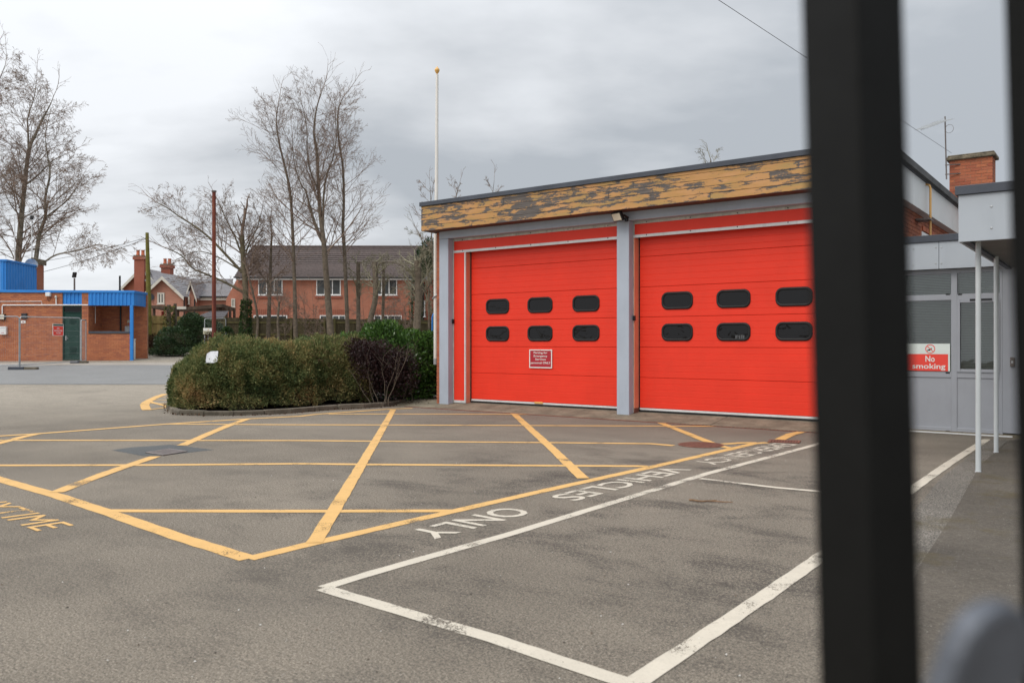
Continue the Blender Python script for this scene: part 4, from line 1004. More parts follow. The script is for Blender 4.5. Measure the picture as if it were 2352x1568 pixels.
def dish():
    p = hf.w(*[(lambda q: q)(hf.h(72, 608, tb + 2.9)[0]), tb + 2.9, hf.h(72, 608, tb + 2.9)[1]])
    o = thing('satellite_dish', 'grey satellite dish on the hut tower under the birch', 'satellite dish', p, TH + 0.5)
    MB().add([(math.cos(a) * r, -0.09 * (r / 0.3) ** 2, math.sin(a) * r * 1.05) for r in (0.001, 0.1, 0.2, 0.3) for a in [k / 16 * 2 * math.pi for k in range(16)]],
             [(i * 16 + k, i * 16 + (k + 1) % 16, (i + 1) * 16 + (k + 1) % 16, (i + 1) * 16 + k) for i in range(3) for k in range(16)]).build('dish', M['galv'], o, smooth=True)
    MB().tube([(0, 0.02, 0), (0.0, 0.02, -0.9)], 0.03, 8).build('mount', M['black'], o); MB().tube([(0, -0.02, -0.28), (0.02, -0.35, -0.05)], 0.012, 6).build('arm', M['iron'], o); MB().obox((0.02, -0.37, -0.04), (0.03, 0, 0), (0, 0.06, 0.02), (0, 0, 0.03)).build('receiver', M['galv'], o)
dish()
for px, yt, yb, lab in ((33.7, 494, 590, 'thin white radio mast on hut tower left of the dish'), (73.2, 500, 600, 'thin white radio mast with crosspiece standing beside the satellite dish')):
    x0, z0 = hf.h(px, yb, tb + 3.4); z1 = hf.h(px, yt, tb + 3.4)[1]
    p = hf.w(x0, tb + 3.4, z0); o = thing('radio_mast', lab, 'mast', p, HR)
    MB().tube([(0, 0, -0.3), (0, 0, z1 - z0)], [0.035, 0.025], 8).build('mast', M['alu'], o); MB().tube([(-0.28, 0, z1 - z0 - 0.05), (0.28, 0, z1 - z0 + 0.05)], 0.014, 6).build('crosspiece', M['iron'], o)
    if px > 60: MB().obox((0.0, 0, z1 - z0), (0.07, 0, 0), (0, 0.05, 0), (0, 0, 0.1)).build('head', M['black'], o)
def yard_lamp():
    p = at(171, 700, 52); z1 = H + (787 - 624) / F * 52; o = thing('yard_lamp', 'small lamp on a grey pole behind the hut roof', 'lamp post', (p.x, p.y, gz(52)), TH)
    MB().tube([(0, 0, 0), (0, 0, z1 - gz(52) - 0.4)], [0.08, 0.05], 8).build('pole', M['iron'], o); MB().obox((0, 0, z1 - gz(52) - 0.2), (0.10, 0, 0), (0, 0.10, 0), (0.03, 0, 0.17)).build('head', M['black'], o, bevel=0.03)
yard_lamp()

# ------------------------------------------------------------------ temporary mesh fence
def mesh_panel(label, A, Bp, top, sign=None):
    """tubular frame with welded wire infill between two ground points"""
    A, Bp = Vector(A), Vector(Bp); d = Bp - A; d.z = 0; L_ = d.length; rz = math.atan2(d.y, d.x)
    o = thing('temporary_fence_panel', label, 'fence panel', A, rz, group=None); slope = (Bp.z - A.z)
    z0 = 0.10
    def zz(x, z): return z + slope * x / L_
    MB().tube([(0, 0, zz(0, z0 - 0.08)), (0, 0, zz(0, top - 0.08)), (0.03, 0, zz(0, top - 0.02)), (0.1, 0, zz(0, top)), (L_ - 0.1, 0, zz(L_, top)), (L_ - 0.03, 0, zz(L_, top - 0.02)), (L_, 0, zz(L_, top - 0.08)), (L_, 0, zz(L_, z0 - 0.08))], 0.021, 8).build('frame_tube', M['galv'], o, smooth=True)
    MB().tube([(0, 0, zz(0, z0 + 0.06)), (L_, 0, zz(L_, z0 + 0.06))], 0.017, 8).build('bottom_rail', M['galv'], o)
    wv = MB(); x = 0.05
    while x < L_ - 0.03:
        wv.tube([(x, 0, zz(x, z0 + 0.06)), (x, 0, zz(x, top))], 0.0016, 3); x += 0.075
    for z in np.arange(z0 + 0.2, top, 0.24): wv.tube([(0, 0, zz(0, z)), (L_, 0, zz(L_, z))], 0.0016, 3)
    tag(wv.build('wire_mesh', M['galv'], o), kind='stuff')
    return o
def gnd(px, py): return G(px, py)
fa = at(44, 787, 32.6); fb = at(184.6, 787, 36.3); fc = at(197.5, 787, 37.6); fz = at(-75, 787, 31.6)
for v in (fa, fb, fc, fz): v.z = gzw(v)
fa.z = H - (847 - 787) / F * 32.6; fb.z = H - (838 - 787) / F * 36.3; fz.z = fa.z - 0.02; fc.z = fb.z + 0.03
mesh_panel('temporary wire mesh fence panel running out of the left edge', fz, fa, 2.06)
mp = mesh_panel('temporary wire mesh fence panel carrying the red contractor sign', fa + (fb - fa) * 0.012, fb, 2.06)
mesh_panel('short turned temporary fence panel end beside the green door', fb + Vector((0.03, 0.02, 0)), fc, 1.98)
def extra_tube(px, b, label):
    p = at(px, 787, b); p.z = gzw(p) + 0.15; return MB().tube([p, p + Vector((0, 0, 1.85))], 0.021, 8)
blk = 0
for px, b, w_, lab in ((54, 32.5, 0.55, 'dark rubber fence foot where the two mesh panels meet'), (182.5, 36.2, 0.36, 'dark rubber fence foot under the right end of the mesh panel')):
    p = at(px, 787, b); z = gzw(p); o = thing('fence_foot', lab, 'fence foot', (p.x, p.y, z), TH + 0.05)
    MB().box(-w_, w_ * 0.1, -0.11, 0.11, 0.0, 0.12).build('rubber_block', M['coping'], o, bevel=0.02); MB().box(w_ * 0.105, w_, -0.10, 0.10, 0.0, 0.11).build('concrete_block', M['kerb'], o, bevel=0.02)
def contractor_sign():
    d = (fb - fa); d.z = 0; t = d.normalized(); n_ = Vector((t.y, -t.x, 0))
    def on(px, py):
        r = ray(px, py); p0 = fa + n_ * 0.03; k = (p0 - Vector((0, 0, H))).dot(n_) / r.dot(n_); return Vector((0, 0, H)) + r * k
    a, b, c = on(121, 770.5), on(145.8, 770.5), on(121, 743.3)
    o = thing('contractor_sign', 'red no contractor access sign hung on the mesh fence', 'sign', a)
    U = b - a; U.z = 0; Vv = Vector((0, 0, c.z - a.z)); nn = n_
    def q(u0, u1, v0, v1, off, name, m):
        return MB().obox(U * ((u0 + u1) / 2) + Vv * ((v0 + v1) / 2) + nn * off, U * ((u1 - u0) / 2), nn * 0.004, Vv * ((v1 - v0) / 2)).build(name, m, o)
    q(0, 1, 0, 1, 0.0, 'board', M['signwhite']); q(0.04, 0.96, 0.03, 0.80, 0.0025, 'red_field', M['signred']); q(0.03, 0.97, 0.83, 0.97, 0.0025, 'header_band', M['signgreen']); q(0.05, 0.14, 0.85, 0.94, 0.004, 'badge', M['fence_l'])
    for s, u0, u1, v0, v1 in (('NO', 0.38, 0.60, 0.56, 0.68), ('CONTRACTOR', 0.11, 0.89, 0.36, 0.48), ('ACCESS', 0.29, 0.74, 0.17, 0.29)):
        text_on('lettering', s, U * u0 + Vv * v0 + nn * 0.008, U * u1 + Vv * v0 + nn * 0.008, U * u0 + Vv * v1 + nn * 0.008, U * u1 + Vv * v1 + nn * 0.008, M['signwhite'], o, 0.03)
contractor_sign()

# ------------------------------------------------------------------ rusty pole and blank board in the hedge, utility pole
def rusty():
    b = 19.6; p = at(491.5, 787, b); o = thing('rusty_pole', 'tall rust red pole rising out of the hedge', 'pole', (p.x, p.y, 0)); zt = H + (787 - 437) / F * b
    MB().tube([(0, 0, 0), (0, 0, 1.5), (0, 0, zt - 0.03)], [0.050, 0.050, 0.043], 14).build('shaft', M['rust_pole'], o, smooth=True)
    MB().lathe([(0.053, zt - 0.05), (0.056, zt - 0.04), (0.056, zt - 0.01), (0.001, zt)], n=14).build('cap', M['iron'], o, smooth=True)
rusty()
def blank_board():
    b = 17.78; P = [at(471.5, 833, b), at(498.5, 833, b), at(501, 806, b + 0.15), at(484, 806.5, b + 0.12), at(475, 812, b + 0.08)]
    c = P[0]; o = thing('blank_board', 'blank white board leaning in the hedge below the rusty pole', 'board', c)
    MB().prism([p - c for p in P], c2w(0, 0.012, 0)).build('board', M['board_grey'], o)
    MB().tube([at(487, 832, b + 0.05) - c, at(487, 950, b + 0.35) - c], 0.02, 6).build('stake', M['timber'], o)
blank_board()
def utility_pole():
    b = 44.0; p = at(340.5, 787, b); o = thing('utility_pole', 'green mossy timber utility pole beside the brick hut', 'utility pole', (p.x, p.y, gz(b)), TH); zt = H + (787 - 534.5) / F * b - gz(b)
    MB().tube([(0.06, 0, 0), (0.02, 0, 3.0), (-0.06, 0, zt)], [0.16, 0.13, 0.085], 12).build('shaft', M['mossy_pole'], o, smooth=True)
    for z in (zt - 0.9, zt - 1.35): MB().tube([(-0.22, 0, z), (0.22, 0, z + 0.03)], 0.012, 6).build('step_bolt', M['galv'], o)
    MB().obox((-0.12, -0.1, 1.9), (0.05, 0, 0), (0, 0.05, 0), (0, 0, 0.09)).build('junction_box', M['upvc'], o)
    A = at(335.5, 546, b); wire('utility_wire', 'upper wire strung from the utility pole towards the birch', (A, at(-260, 590, 70)), 0.012, 1.2); wire('utility_wire', 'lower wire strung from the utility pole towards the birch', (A - Vector((0, 0, 0.05)), at(-260, 640, 70)), 0.014, 1.3)
utility_pole()

# ------------------------------------------------------------------ far houses
def win(parent, fr, x0, x1, z0, z1, y, lights=3, m=None, fw=0.06, net=True):
    """white casement window with its panes"""
    m = m or M['upvc']; f = thing('window', None, None); f.parent = parent
    box('frame', m, f, x0, x1, y - 0.05, y + 0.03, z0, z0 + fw); box('frame', m, f, x0, x1, y - 0.05, y + 0.03, z1 - fw, z1)
    for k in range(lights + 1):
        xc = x0 + (x1 - x0 - fw) * k / lights; box('frame', m, f, xc, xc + fw, y - 0.051, y + 0.031, z0 + fw, z1 - fw)
    for k in range(lights):
        a = x0 + (x1 - x0 - fw) * k / lights + fw; b = x0 + (x1 - x0 - fw) * (k + 1) / lights
        box('pane', M['far_glass'], f, a, b, y - 0.02, y - 0.012, z0 + fw, z1 - fw)
    box('sill', m, f, x0 - 0.05, x1 + 0.05, y - 0.10, y + 0.02, z0 - 0.05, z0 - 0.002)
    return f
def courses(parent, x0, x1, y0, z0, y1, z1, n, m, name='tile_course', xr0=None, xr1=None, lip=0.03):
    """overlapping rows of tiles climbing from the eaves (y0,z0) to the ridge (y1,z1)"""
    xr0 = x0 if xr0 is None else xr0; xr1 = x1 if xr1 is None else xr1
    s = Vector((0, y1 - y0, z1 - z0)); nrm = Vector((0, -s.z, s.y)).normalized()
    for k in range(n):
        u0, u1 = k / n, min(1, (k + 1.12) / n)
        a0, a1 = x0 + (xr0 - x0) * u0, x1 + (xr1 - x1) * u0; b0, b1 = x0 + (xr0 - x0) * u1, x1 + (xr1 - x1) * u1
        p = Vector((0, y0, z0)) + s * u0; q = Vector((0, y0, z0)) + s * u1
        lo = nrm * lip
        V = [(a0, p.y, p.z), (a1, p.y, p.z), (a1, p.y + lo.y, p.z + lo.z), (a0, p.y + lo.y, p.z + lo.z), (b0, q.y, q.z), (b1, q.y, q.z), (b1, q.y + lo.y * 0.15, q.z + lo.z * 0.15), (b0, q.y + lo.y * 0.15, q.z + lo.z * 0.15)]
        MB().add(V, [(0, 1, 2, 3), (3, 2, 6, 7), (0, 3, 7, 4), (1, 5, 6, 2), (0, 4, 5, 1), (4, 7, 6, 5)]).build(name, m, parent)
def big_house():
    b = 60.0; l = at(548, 787, b); R = TH + math.radians(0.6); fr = Frame((l.x, l.y, 0), R); g = gz(b)
    o = thing('brick_house', 'wide red brick house with brown tiled roof behind the bare trees', 'house', (l.x, l.y, 0), R)
    x0, x1 = 0.0, fr.x(955); ze = fr.h(750, 638)[1]; zr = fr.h(750, 566.5, 3.4)[1]; D_ = 7.4
    w_ = MB().box(x0, x1, 0, D_, g - 0.3, ze); w_.prism([(x0, 0, ze), (x0, D_, ze), (x0, D_ / 2, zr - 0.1)], (x1 - x0, 0, 0)); w_.build('wall', M['brick_far'], o)
    ra, rb = fr.x(537, -0.35), fr.x(959.5, -0.35)
    rf = thing('roof', None, None); rf.parent = o
    courses(rf, ra, rb, -0.35, ze - 0.02, D_ / 2, zr, 16, M['tile'], xr0=ra + 0.1, xr1=rb - 0.05, lip=0.05)
    courses(rf, ra, rb, D_ + 0.35, ze - 0.02, D_ / 2, zr, 8, M['tile'], lip=0.03)
    MB().tube([(ra + 0.08, D_ / 2, zr + 0.02), (rb - 0.05, D_ / 2, zr + 0.02)], 0.11, 8).build('ridge_tile', M['tile'], rf)
    box('gutter', M['black'], o, ra, rb, -0.47, -0.352, ze - 0.06, ze + 0.05, 0.02); box('soffit_board', M['upvc'], o, x0 - 0.1, x1 + 0.05, -0.33, -0.003, ze - 0.17, ze - 0.03)
    for a, c in ((593.6, 649.2), (726.9, 782.8), (858.1, 912.3)):
        z0, z1 = fr.h(a, 677.5)[1], fr.h(a, 640.6)[1]
        win(o, fr, fr.x(a), fr.x(c), z0, z1, -0.01, 3); box('sill_course', M['brick_deep'], o, fr.x(a) - 0.1, fr.x(c) + 0.1, -0.08, -0.002, z0 - 0.22, z0 - 0.06)
    for a, c in ((583, 660), (735, 794), (859, 923)):
        zt_ = fr.h(a, 724.5)[1]; win(o, fr, fr.x(a), fr.x(c), zt_ - 1.3, zt_ + 0.02, -0.01, 4)
        me = MB().box(0, 0.065, -0.03, 0.01, 0, 0.42).mesh('soldier_brick'); me.materials.append(M['brick_deep'])
        k = fr.x(a) - 0.05
        while k < fr.x(c) + 0.05: link('soldier_brick', me, None, o, (k, 0, zt_ + 0.03)); k += 0.14
    MB().tube([(fr.x(946), -0.06, ze - 0.1), (fr.x(946), -0.06, g)], 0.045, 8).build('downpipe', M['black'], o)
    box('gable_window', M['upvc'], o, -0.03, -0.002, 1.5, 2.6, fr.h(548, 676)[1], fr.h(548, 655)[1])
big_house()
def cottage():
    b = 70.0; l = at(400, 787, b); fr = Frame((l.x, l.y, 0), TH); g = gz(b)
    o = thing('brick_cottage', 'old brick cottage with slate roofs, cream gables and tall chimneys', 'house', (l.x, l.y, 0), TH)
    D = lambda cx, cy: (264.1 + cx / 8.032, 551.2 + cy / 8.032)      # detail view -> photograph
    def L_(cx, cy, ly=0.0): return fr.h(*D(cx, cy), ly)
    bk, sl, bg_ = M['brick_cott'], M['slate'], M['barge']
    # right gable, projecting
    ax, az = L_(900, 690); lx, lz = L_(600, 985); rx, rz = L_(1290, 1060)
    wl, wr = L_(655, 1000)[0], L_(1266, 1060)[0]
    sl_ = (az - rz) / (rx - ax)
    P = [(wl, 0, g), (wr, 0, g), (wr, 0, az - sl_ * (wr - ax)), (ax, 0, az), (wl, 0, az - sl_ * (ax - wl))]
    MB().prism(P, (0, 6, 0)).build('wall', bk, o)
    def gable_roof(ax, az, half_l, half_r, slope, y0, y1, name='roof', th=0.10, m=sl):
        rf = thing(name, None, None); rf.parent = o
        for sgn, hf_ in ((-1, half_l), (1, half_r)):
            n = 9
            for k in range(n):
                u0, u1 = hf_ * (1 - k / n), hf_ * (1 - min(n, k + 1.1) / n)
                V = [(ax + sgn * u0, y0, az - slope * u0 + 0.03), (ax + sgn * u1, y0, az - slope * u1 + 0.01), (ax + sgn * u1, y1, az - slope * u1 + 0.01), (ax + sgn * u0, y1, az - slope * u0 + 0.03)]
                V += [(x, y, z + (0.07 if i in (0, 3) else 0.045)) for i, (x, y, z) in enumerate(V)]
                MB().add(V, [(0, 1, 2, 3), (4, 7, 6, 5), (0, 4, 5, 1), (1, 5, 6, 2), (2, 6, 7, 3), (3, 7, 4, 0)]).build('slate_course', m, rf)
        for sgn, hf_ in ((-1, half_l), (1, half_r)):                      # bargeboards
            MB().prism([(ax, y0 - 0.06, az + 0.08), (ax + sgn * (hf_ + 0.05), y0 - 0.06, az - slope * (hf_ + 0.05) + 0.08), (ax + sgn * (hf_ + 0.05), y0 - 0.06, az - slope * (hf_ + 0.05) - 0.2), (ax, y0 - 0.06, az - 0.22)], (0, 0.055, 0)).build('bargeboard', bg_, rf)
    gable_roof(ax, az, ax - lx, rx - ax, sl_, -0.35, 6)
    a, c = L_(785, 1180), L_(915, 970); win(o, fr, a[0], c[0], a[1], c[1], -0.01, 2, bg_, 0.13)
    # left gable behind with chimney on its face
    y2 = 2.0; a2 = L_(505, 520, y2); f2 = L_(110, 925, y2); h2 = a2[0] - f2[0]; s2 = (a2[1] - f2[1]) / h2
    MB().prism([(a2[0] - h2 * 0.86, y2, g), (a2[0] + h2 * 0.9, y2, g), (a2[0] + h2 * 0.9, y2, a2[1] - s2 * h2 * 0.9), (a2[0], y2, a2[1] - 0.05), (a2[0] - h2 * 0.86, y2, a2[1] - s2 * h2 * 0.86)], (0, 5, 0)).build('wall', M['brick_flank'], o)
    gable_roof(a2[0], a2[1], h2, h2 * 0.95, s2, y2 - 0.3, y2 + 5)
    c0, c1 = L_(410, 300, y2), L_(590, 300, y2)
    def stack(x0, x1, y0, y1, z0, z1, m, n):
        ch = thing('chimney', None, None); ch.parent = o
        box('stack', m, ch, x0, x1, y0, y1, z0, z1 - 0.35); box('stack_cap', m, ch, x0 - 0.09, x1 + 0.09, y0 - 0.09, y1 + 0.09, z1 - 0.349, z1 - 0.08); box('stack_cap', M['stone_cap'], ch, x0 - 0.05, x1 + 0.05, y0 - 0.05, y1 + 0.05, z1 - 0.079, z1)
        for k in range(n):
            MB().lathe([(0.15, 0), (0.17, 0.08), (0.14, 0.12), (0.13, 0.42), (0.16, 0.45), (0.16, 0.5), (0.10, 0.5)], (x0 + (x1 - x0) * (k + 0.5) / n, (y0 + y1) / 2, z1)).build('chimney_pot', M['terracotta'], ch, smooth=True)
    stack(c0[0], c1[0], y2 - 0.6, y2 - 0.01, g, c0[1], M['brick_deep'], 2)
    y3 = 4.0; c2, c3 = L_(848, 440, y3), L_(1015, 440, y3); stack(c2[0], c3[0], y3, y3 + 0.8, c2[1] - 3.5, c2[1], M['brick_deep'], 2)
    # long range to the right
    ye = 1.2; e0, e1 = L_(1300, 1050, ye), L_(2090, 1050, ye); yr = 5.2; r0, r1 = L_(1240, 715, yr), L_(2185, 722, yr)
    box('wall', bk, o, e0[0] - 0.2, e1[0], ye + 0.3, yr + 4, g, e0[1])
    rf = thing('roof', None, None); rf.parent = o
    courses(rf, e0[0] - 1.5, e1[0] + 0.1, ye, e0[1], yr, r0[1], 16, sl, 'slate_course', xr0=r0[0] - 1.0, xr1=r1[0], lip=0.05)
    courses(rf, L_(130, 700, 3)[0], L_(330, 700, 3)[0] + 0.8, 3.0, L_(130, 925, 3)[1] - 0.3, 6.0, L_(130, 690, 6)[1], 10, sl, 'slate_course', lip=0.05)
    # slopes joining the two gables
    pa, pb, pc, pd = L_(640, 555, 5), L_(910, 630, 5), L_(1260, 720, 5), L_(1300, 1010, 1.0)
    MB().prism([(a2[0] + 0.5, 2.5, a2[1] - 0.2), (pb[0] + 2.6, 6.2, pc[1] + 0.1), (pb[0] + 2.6, 2.0, pc[1] - 2.0), (pb[0], 1.0, az - 0.1), (ax - 1.0, 1.0, az - 0.8), (a2[0] + 0.6, 1.9, a2[1] - 1.6)], (0, 0, -0.1)).build('roof_slope', sl, o)
    box('gutter', M['black'], o, e0[0], e1[0], ye - 0.14, ye - 0.02, e0[1] - 0.04, e0[1] + 0.06); box('fascia_board', bg_, o, e0[0], e1[0], ye, ye + 0.05, e0[1] - 0.28, e0[1] - 0.05)
    # small dormer gable
    da, dl, dr = L_(1410, 770, 0.4), L_(1362, 1010, 0.4), L_(1515, 1085, 0.4)
    MB().prism([(dl[0], 0.5, dl[1] - 1.6), (dr[0] - 0.25, 0.5, dl[1] - 1.6), (dr[0] - 0.25, 0.5, dr[1]), (da[0], 0.5, da[1] - 0.1), (dl[0], 0.5, dl[1])], (0, 3.2, 0)).build('wall', bk, o)
    gable_roof(da[0], da[1], da[0] - dl[0] + 0.05, dr[0] - da[0], (da[1] - dr[1]) / (dr[0] - da[0]), 0.2, 3.6, 'dormer_roof')
    w0, w1 = L_(1352, 1180, 0.45), L_(1378, 1040, 0.45); win(o, fr, w0[0], w1[0], w0[1], w1[1], 0.45, 1, bg_, 0.06)
    for cx, cy in ((1278, 1060), (1470, 1090)):
        t_ = L_(cx, cy, -0.1); MB().tube([(t_[0], -0.12, t_[1]), (t_[0], -0.12, g)], 0.06, 6).build('downpipe', M['black'], o)
    # cross wing at the right end
    q0, q1 = L_(2050, 900, 0.2), L_(2300, 900, 0.2); qa = L_(2260, 700, 0.2)
    MB().prism([(q0[0], 0.2, g), (q1[0] + 1.2, 0.2, g), (q1[0] + 1.2, 0.2, qa[1] - 1.2), (qa[0], 0.2, qa[1]), (q0[0], 0.2, q0[1] - 0.9)], (0, 5, 0)).build('wall', M['brick_far'], o)
    w0, w1 = L_(2148, 1235, 0.2), L_(2218, 1080, 0.2); win(o, fr, w0[0], w1[0], w0[1], w1[1], 0.19, 2, bg_, 0.07)
    v = L_(90, 660, -0.5); MB().tube([(v[0], -0.5, v[1]), (v[0], -0.5, g)], 0.08, 8).build('flue', M['black'], o)
    MB().lathe([(0.001, 0), (0.2, 0.03), (0.3, 0.10)], (0, 0, 0)).build('satellite_dish', M['coping'], o, loc=(L_(665, 1055)[0], -0.15, L_(665, 1055)[1]), rot=(math.pi / 2, 0, 0.6))
cottage()
def side_house():
    b = 55.0; l = at(972, 787, b); fr = Frame((l.x, l.y, 0), TH + 0.25); g = gz(b)
    o = thing('gabled_house', 'dark red brick gable of a house beside the flagpole', 'house', (l.x, l.y, 0), TH + 0.25)
    D = lambda cx, cy: (941.7 + cx / 3.4133, 505.3 + cy / 3.4133)
    ze = fr.h(*D(100, 480))[1]; zr = ze + 3.0; W_ = 6.5
    MB().prism([(0, 0, g - 0.2), (W_, 0, g - 0.2), (W_, 0, ze), (W_ / 2, 0, zr), (0, 0, ze)], (0, 8, 0)).build('wall', M['brick_deep'], o)
    for sg in (0, 1):
        s = 1 if sg == 0 else -1; x0 = 0 if sg == 0 else W_
        MB().prism([(x0 - s * 0.25, -0.2, ze - 0.20), (W_ / 2, -0.2, zr + 0.03), (W_ / 2, -0.2, zr + 0.17), (x0 - s * 0.25, -0.2, ze - 0.06)], (0, 8.4, 0)).build('roof_slope', M['slate'], o)
    a, c = fr.h(*D(126, 480)), fr.h(*D(160, 420)); box('vent_panel', M['barge'], o, a[0], c[0], -0.05, -0.002, a[1], c[1])
    a, c = fr.h(*D(86, 755)), fr.h(*D(118, 632)); win(o, fr, max(0.03, a[0]), c[0], a[1], c[1], -0.01, 1)
    MB().tube([(0.0, -0.06, ze - 0.1), (0.0, -0.06, g)], 0.05, 6).build('downpipe', M['black'], o)
side_house()
def carport():
    b = 53.0; l = at(346, 787, b); fr = Frame((l.x, l.y, 0), TH); g = gz(b)
    o = thing('carport', 'open timber carport with sagging flat roof behind the fence', 'carport', (l.x, l.y, 0), TH)
    x0, x1, x2 = 0.0, fr.x(511), fr.x(540, 2.6); z0, z1 = fr.h(346, 701)[1], fr.h(511, 698)[1]; zm = fr.h(420, 705)[1]
    MB().add([(x0, 0, z0), (fr.x(425), 0, zm), (x1, 0, z1), (x2, 2.6, z1 - 0.15), (x0, 3.2, z0 - 0.1)] + [(x0, 0, z0 - 0.2), (fr.x(425), 0, zm - 0.2), (x1, 0, z1 - 0.2), (x2, 2.6, z1 - 0.35), (x0, 3.2, z0 - 0.3)],
             [(0, 1, 2, 3, 4), (9, 8, 7, 6, 5), (0, 5, 6, 1), (1, 6, 7, 2), (2, 7, 8, 3), (3, 8, 9, 4), (4, 9, 5, 0)]).build('roof', M['timber'], o)
    box('edge_board', M['barge'], o, fr.x(403), fr.x(428), -0.05, -0.01, zm - 0.14, zm + 0.03)
    for px, ly in ((503, 0.3), (517, 0.3), (525, 1.2), (535, 2.2), (405, 0.3), (350, 0.3)):
        box('post', M['timber'], o, fr.x(px, ly), fr.x(px, ly) + 0.14, ly, ly + 0.14, g - 0.2, z1 - 0.22)
    box('side_wall', M['oxide'], o, x0 + 0.05, fr.x(377, 1.5), 1.5, 1.56, g, zm - 0.22)
carport()
def lean_to():
    b = 51.0; l = at(449, 787, b); fr = Frame((l.x, l.y, 0), TH); g = gz(b)
    o = thing('slate_outbuilding', 'low outbuilding roof of grey slates just above the fence', 'outbuilding', (l.x, l.y, 0), TH)
    z0, z1 = fr.h(449, 727)[1], fr.h(449, 714.5, 2.0)[1]; x1 = fr.x(515)
    box('wall', M['brick_cott'], o, 0.1, x1 - 0.2, 0.15, 3.4, g, z0); courses(o, 0, x1, 0, z0 - 0.05, 2.0, z1, 8, M['slate_dark'], 'slate_course', xr0=0.2, xr1=fr.x(500), lip=0.03)
lean_to()

# ------------------------------------------------------------------ board fence along the back
def board_fence(label, pts, m, top_y, mpost):
    P = []
    for px, b in pts: P.append((at(px, 787, b), b, px))
    o = thing('board_fence', label, 'fence', (P[0][0].x, P[0][0].y, gz(P[0][1]))); base = Vector((P[0][0].x, P[0][0].y, gz(P[0][1])))
    rng = random.Random(len(pts)); bm_ = MB().box(0, 0.118, -0.011, 0.011, 0, 1).mesh('board'); bm_.materials.append(m)
    for (p, b0, x0), (q, b1, x1) in zip(P, P[1:]):
        d = q - p; d.z = 0; L_ = d.length; t = d / L_; rz = math.atan2(t.y, t.x); n_ = Vector((t.y, -t.x, 0)); s = 0.0; last = -9
        while s < L_ - 0.06:
            u = s / L_; c = p + t * s; z0 = gz(gb(c)); zt = H + (787 - (top_y(x0 + (x1 - x0) * u))) / F * gb(c)
            br = link('board', bm_, None, o, Vector((c.x, c.y, z0 - 0.05)) - base + n_ * rng.uniform(0, 0.012), (0, 0, rz)); br.scale = (1, 1, zt - z0 + 0.05 + rng.uniform(-0.012, 0.006))
            if s - last > 1.8:
                last = s; po = MB().box(-0.05, 0.05, -0.05, 0.05, 0, zt - z0 + 0.03).build('post', mpost, o, loc=Vector((c.x, c.y, z0)) - base + n_ * 0.07, rot=(0, 0, rz))
            s += 0.124
        for hgt in (0.35, 0.95, 1.62):
            z0, z1 = gz(gb(p)) + hgt, gz(gb(q)) + hgt
            MB().obox((Vector((p.x, p.y, z0)) + Vector((q.x, q.y, z1))) / 2 - base + n_ * 0.035, (Vector((q.x, q.y, z1)) - Vector((p.x, p.y, z0))) / 2, n_ * 0.018, Vector((0, 0, 0.045))).build('rail', mpost, o)
    return o
board_fence('yellow green board fence panel beside the utility pole', [(344, 45.5), (441, 46.2)], M['fence_l'], lambda x: 724.5 + (x - 344) * 0.03, M['fence_l'])
board_fence('long dark board fence behind the bare tree trunks', [(442, 46.2), (770, 46.0), (1040, 45.0)], M['fence_d'], lambda x: 728 + (x - 442) * 0.012, plain('green_fence_post', (0.105, 0.092, 0.036), 0.9, 0.3, 4))

def back_sign():
    b = 41.0; a = at(466.5, 767.5, b); c = at(488.5, 753, b); o = thing('warning_sign', 'faded cream warning sign in front of the dark shrub', 'sign', a, TH)
    W_ = (at(488.5, 767.5, b) - a).length; H_ = c.z - a.z
    box('board', M['signcream'], o, 0, W_, 0, 0.01, 0, H_); box('header', M['signwhite'], o, 0.01, W_ - 0.01, -0.004, -0.001, H_ * 0.55, H_ - 0.01); box('print', M['fence_d'], o, W_ * 0.15, W_ * 0.85, -0.004, -0.001, H_ * 0.15, H_ * 0.22); box('print', M['fence_d'], o, W_ * 0.1, W_ * 0.9, -0.004, -0.001, H_ * 0.32, H_ * 0.38)
    MB().poly([(W_ * 0.45, -0.006, H_ * 0.62), (W_ * 0.62, -0.006, H_ * 0.62), (W_ * 0.535, -0.006, H_ * 0.85)]).build('warning_triangle', M['gas'], o)
    MB().tube([(W_ / 2, 0.03, H_), (W_ / 2, 0.03, gz(b) - a.z)], 0.02, 6).build('stake', M['galv'], o)
back_sign()
pA, pB = at(470, 787, 41.3), at(518.5, 787, 42.0); pA.z = gzw(pA) - 0.05; pB.z = gzw(pB) - 0.05
mesh_panel('temporary wire mesh fence panel half hidden behind the rusty pole', pA, pB, 1.95)

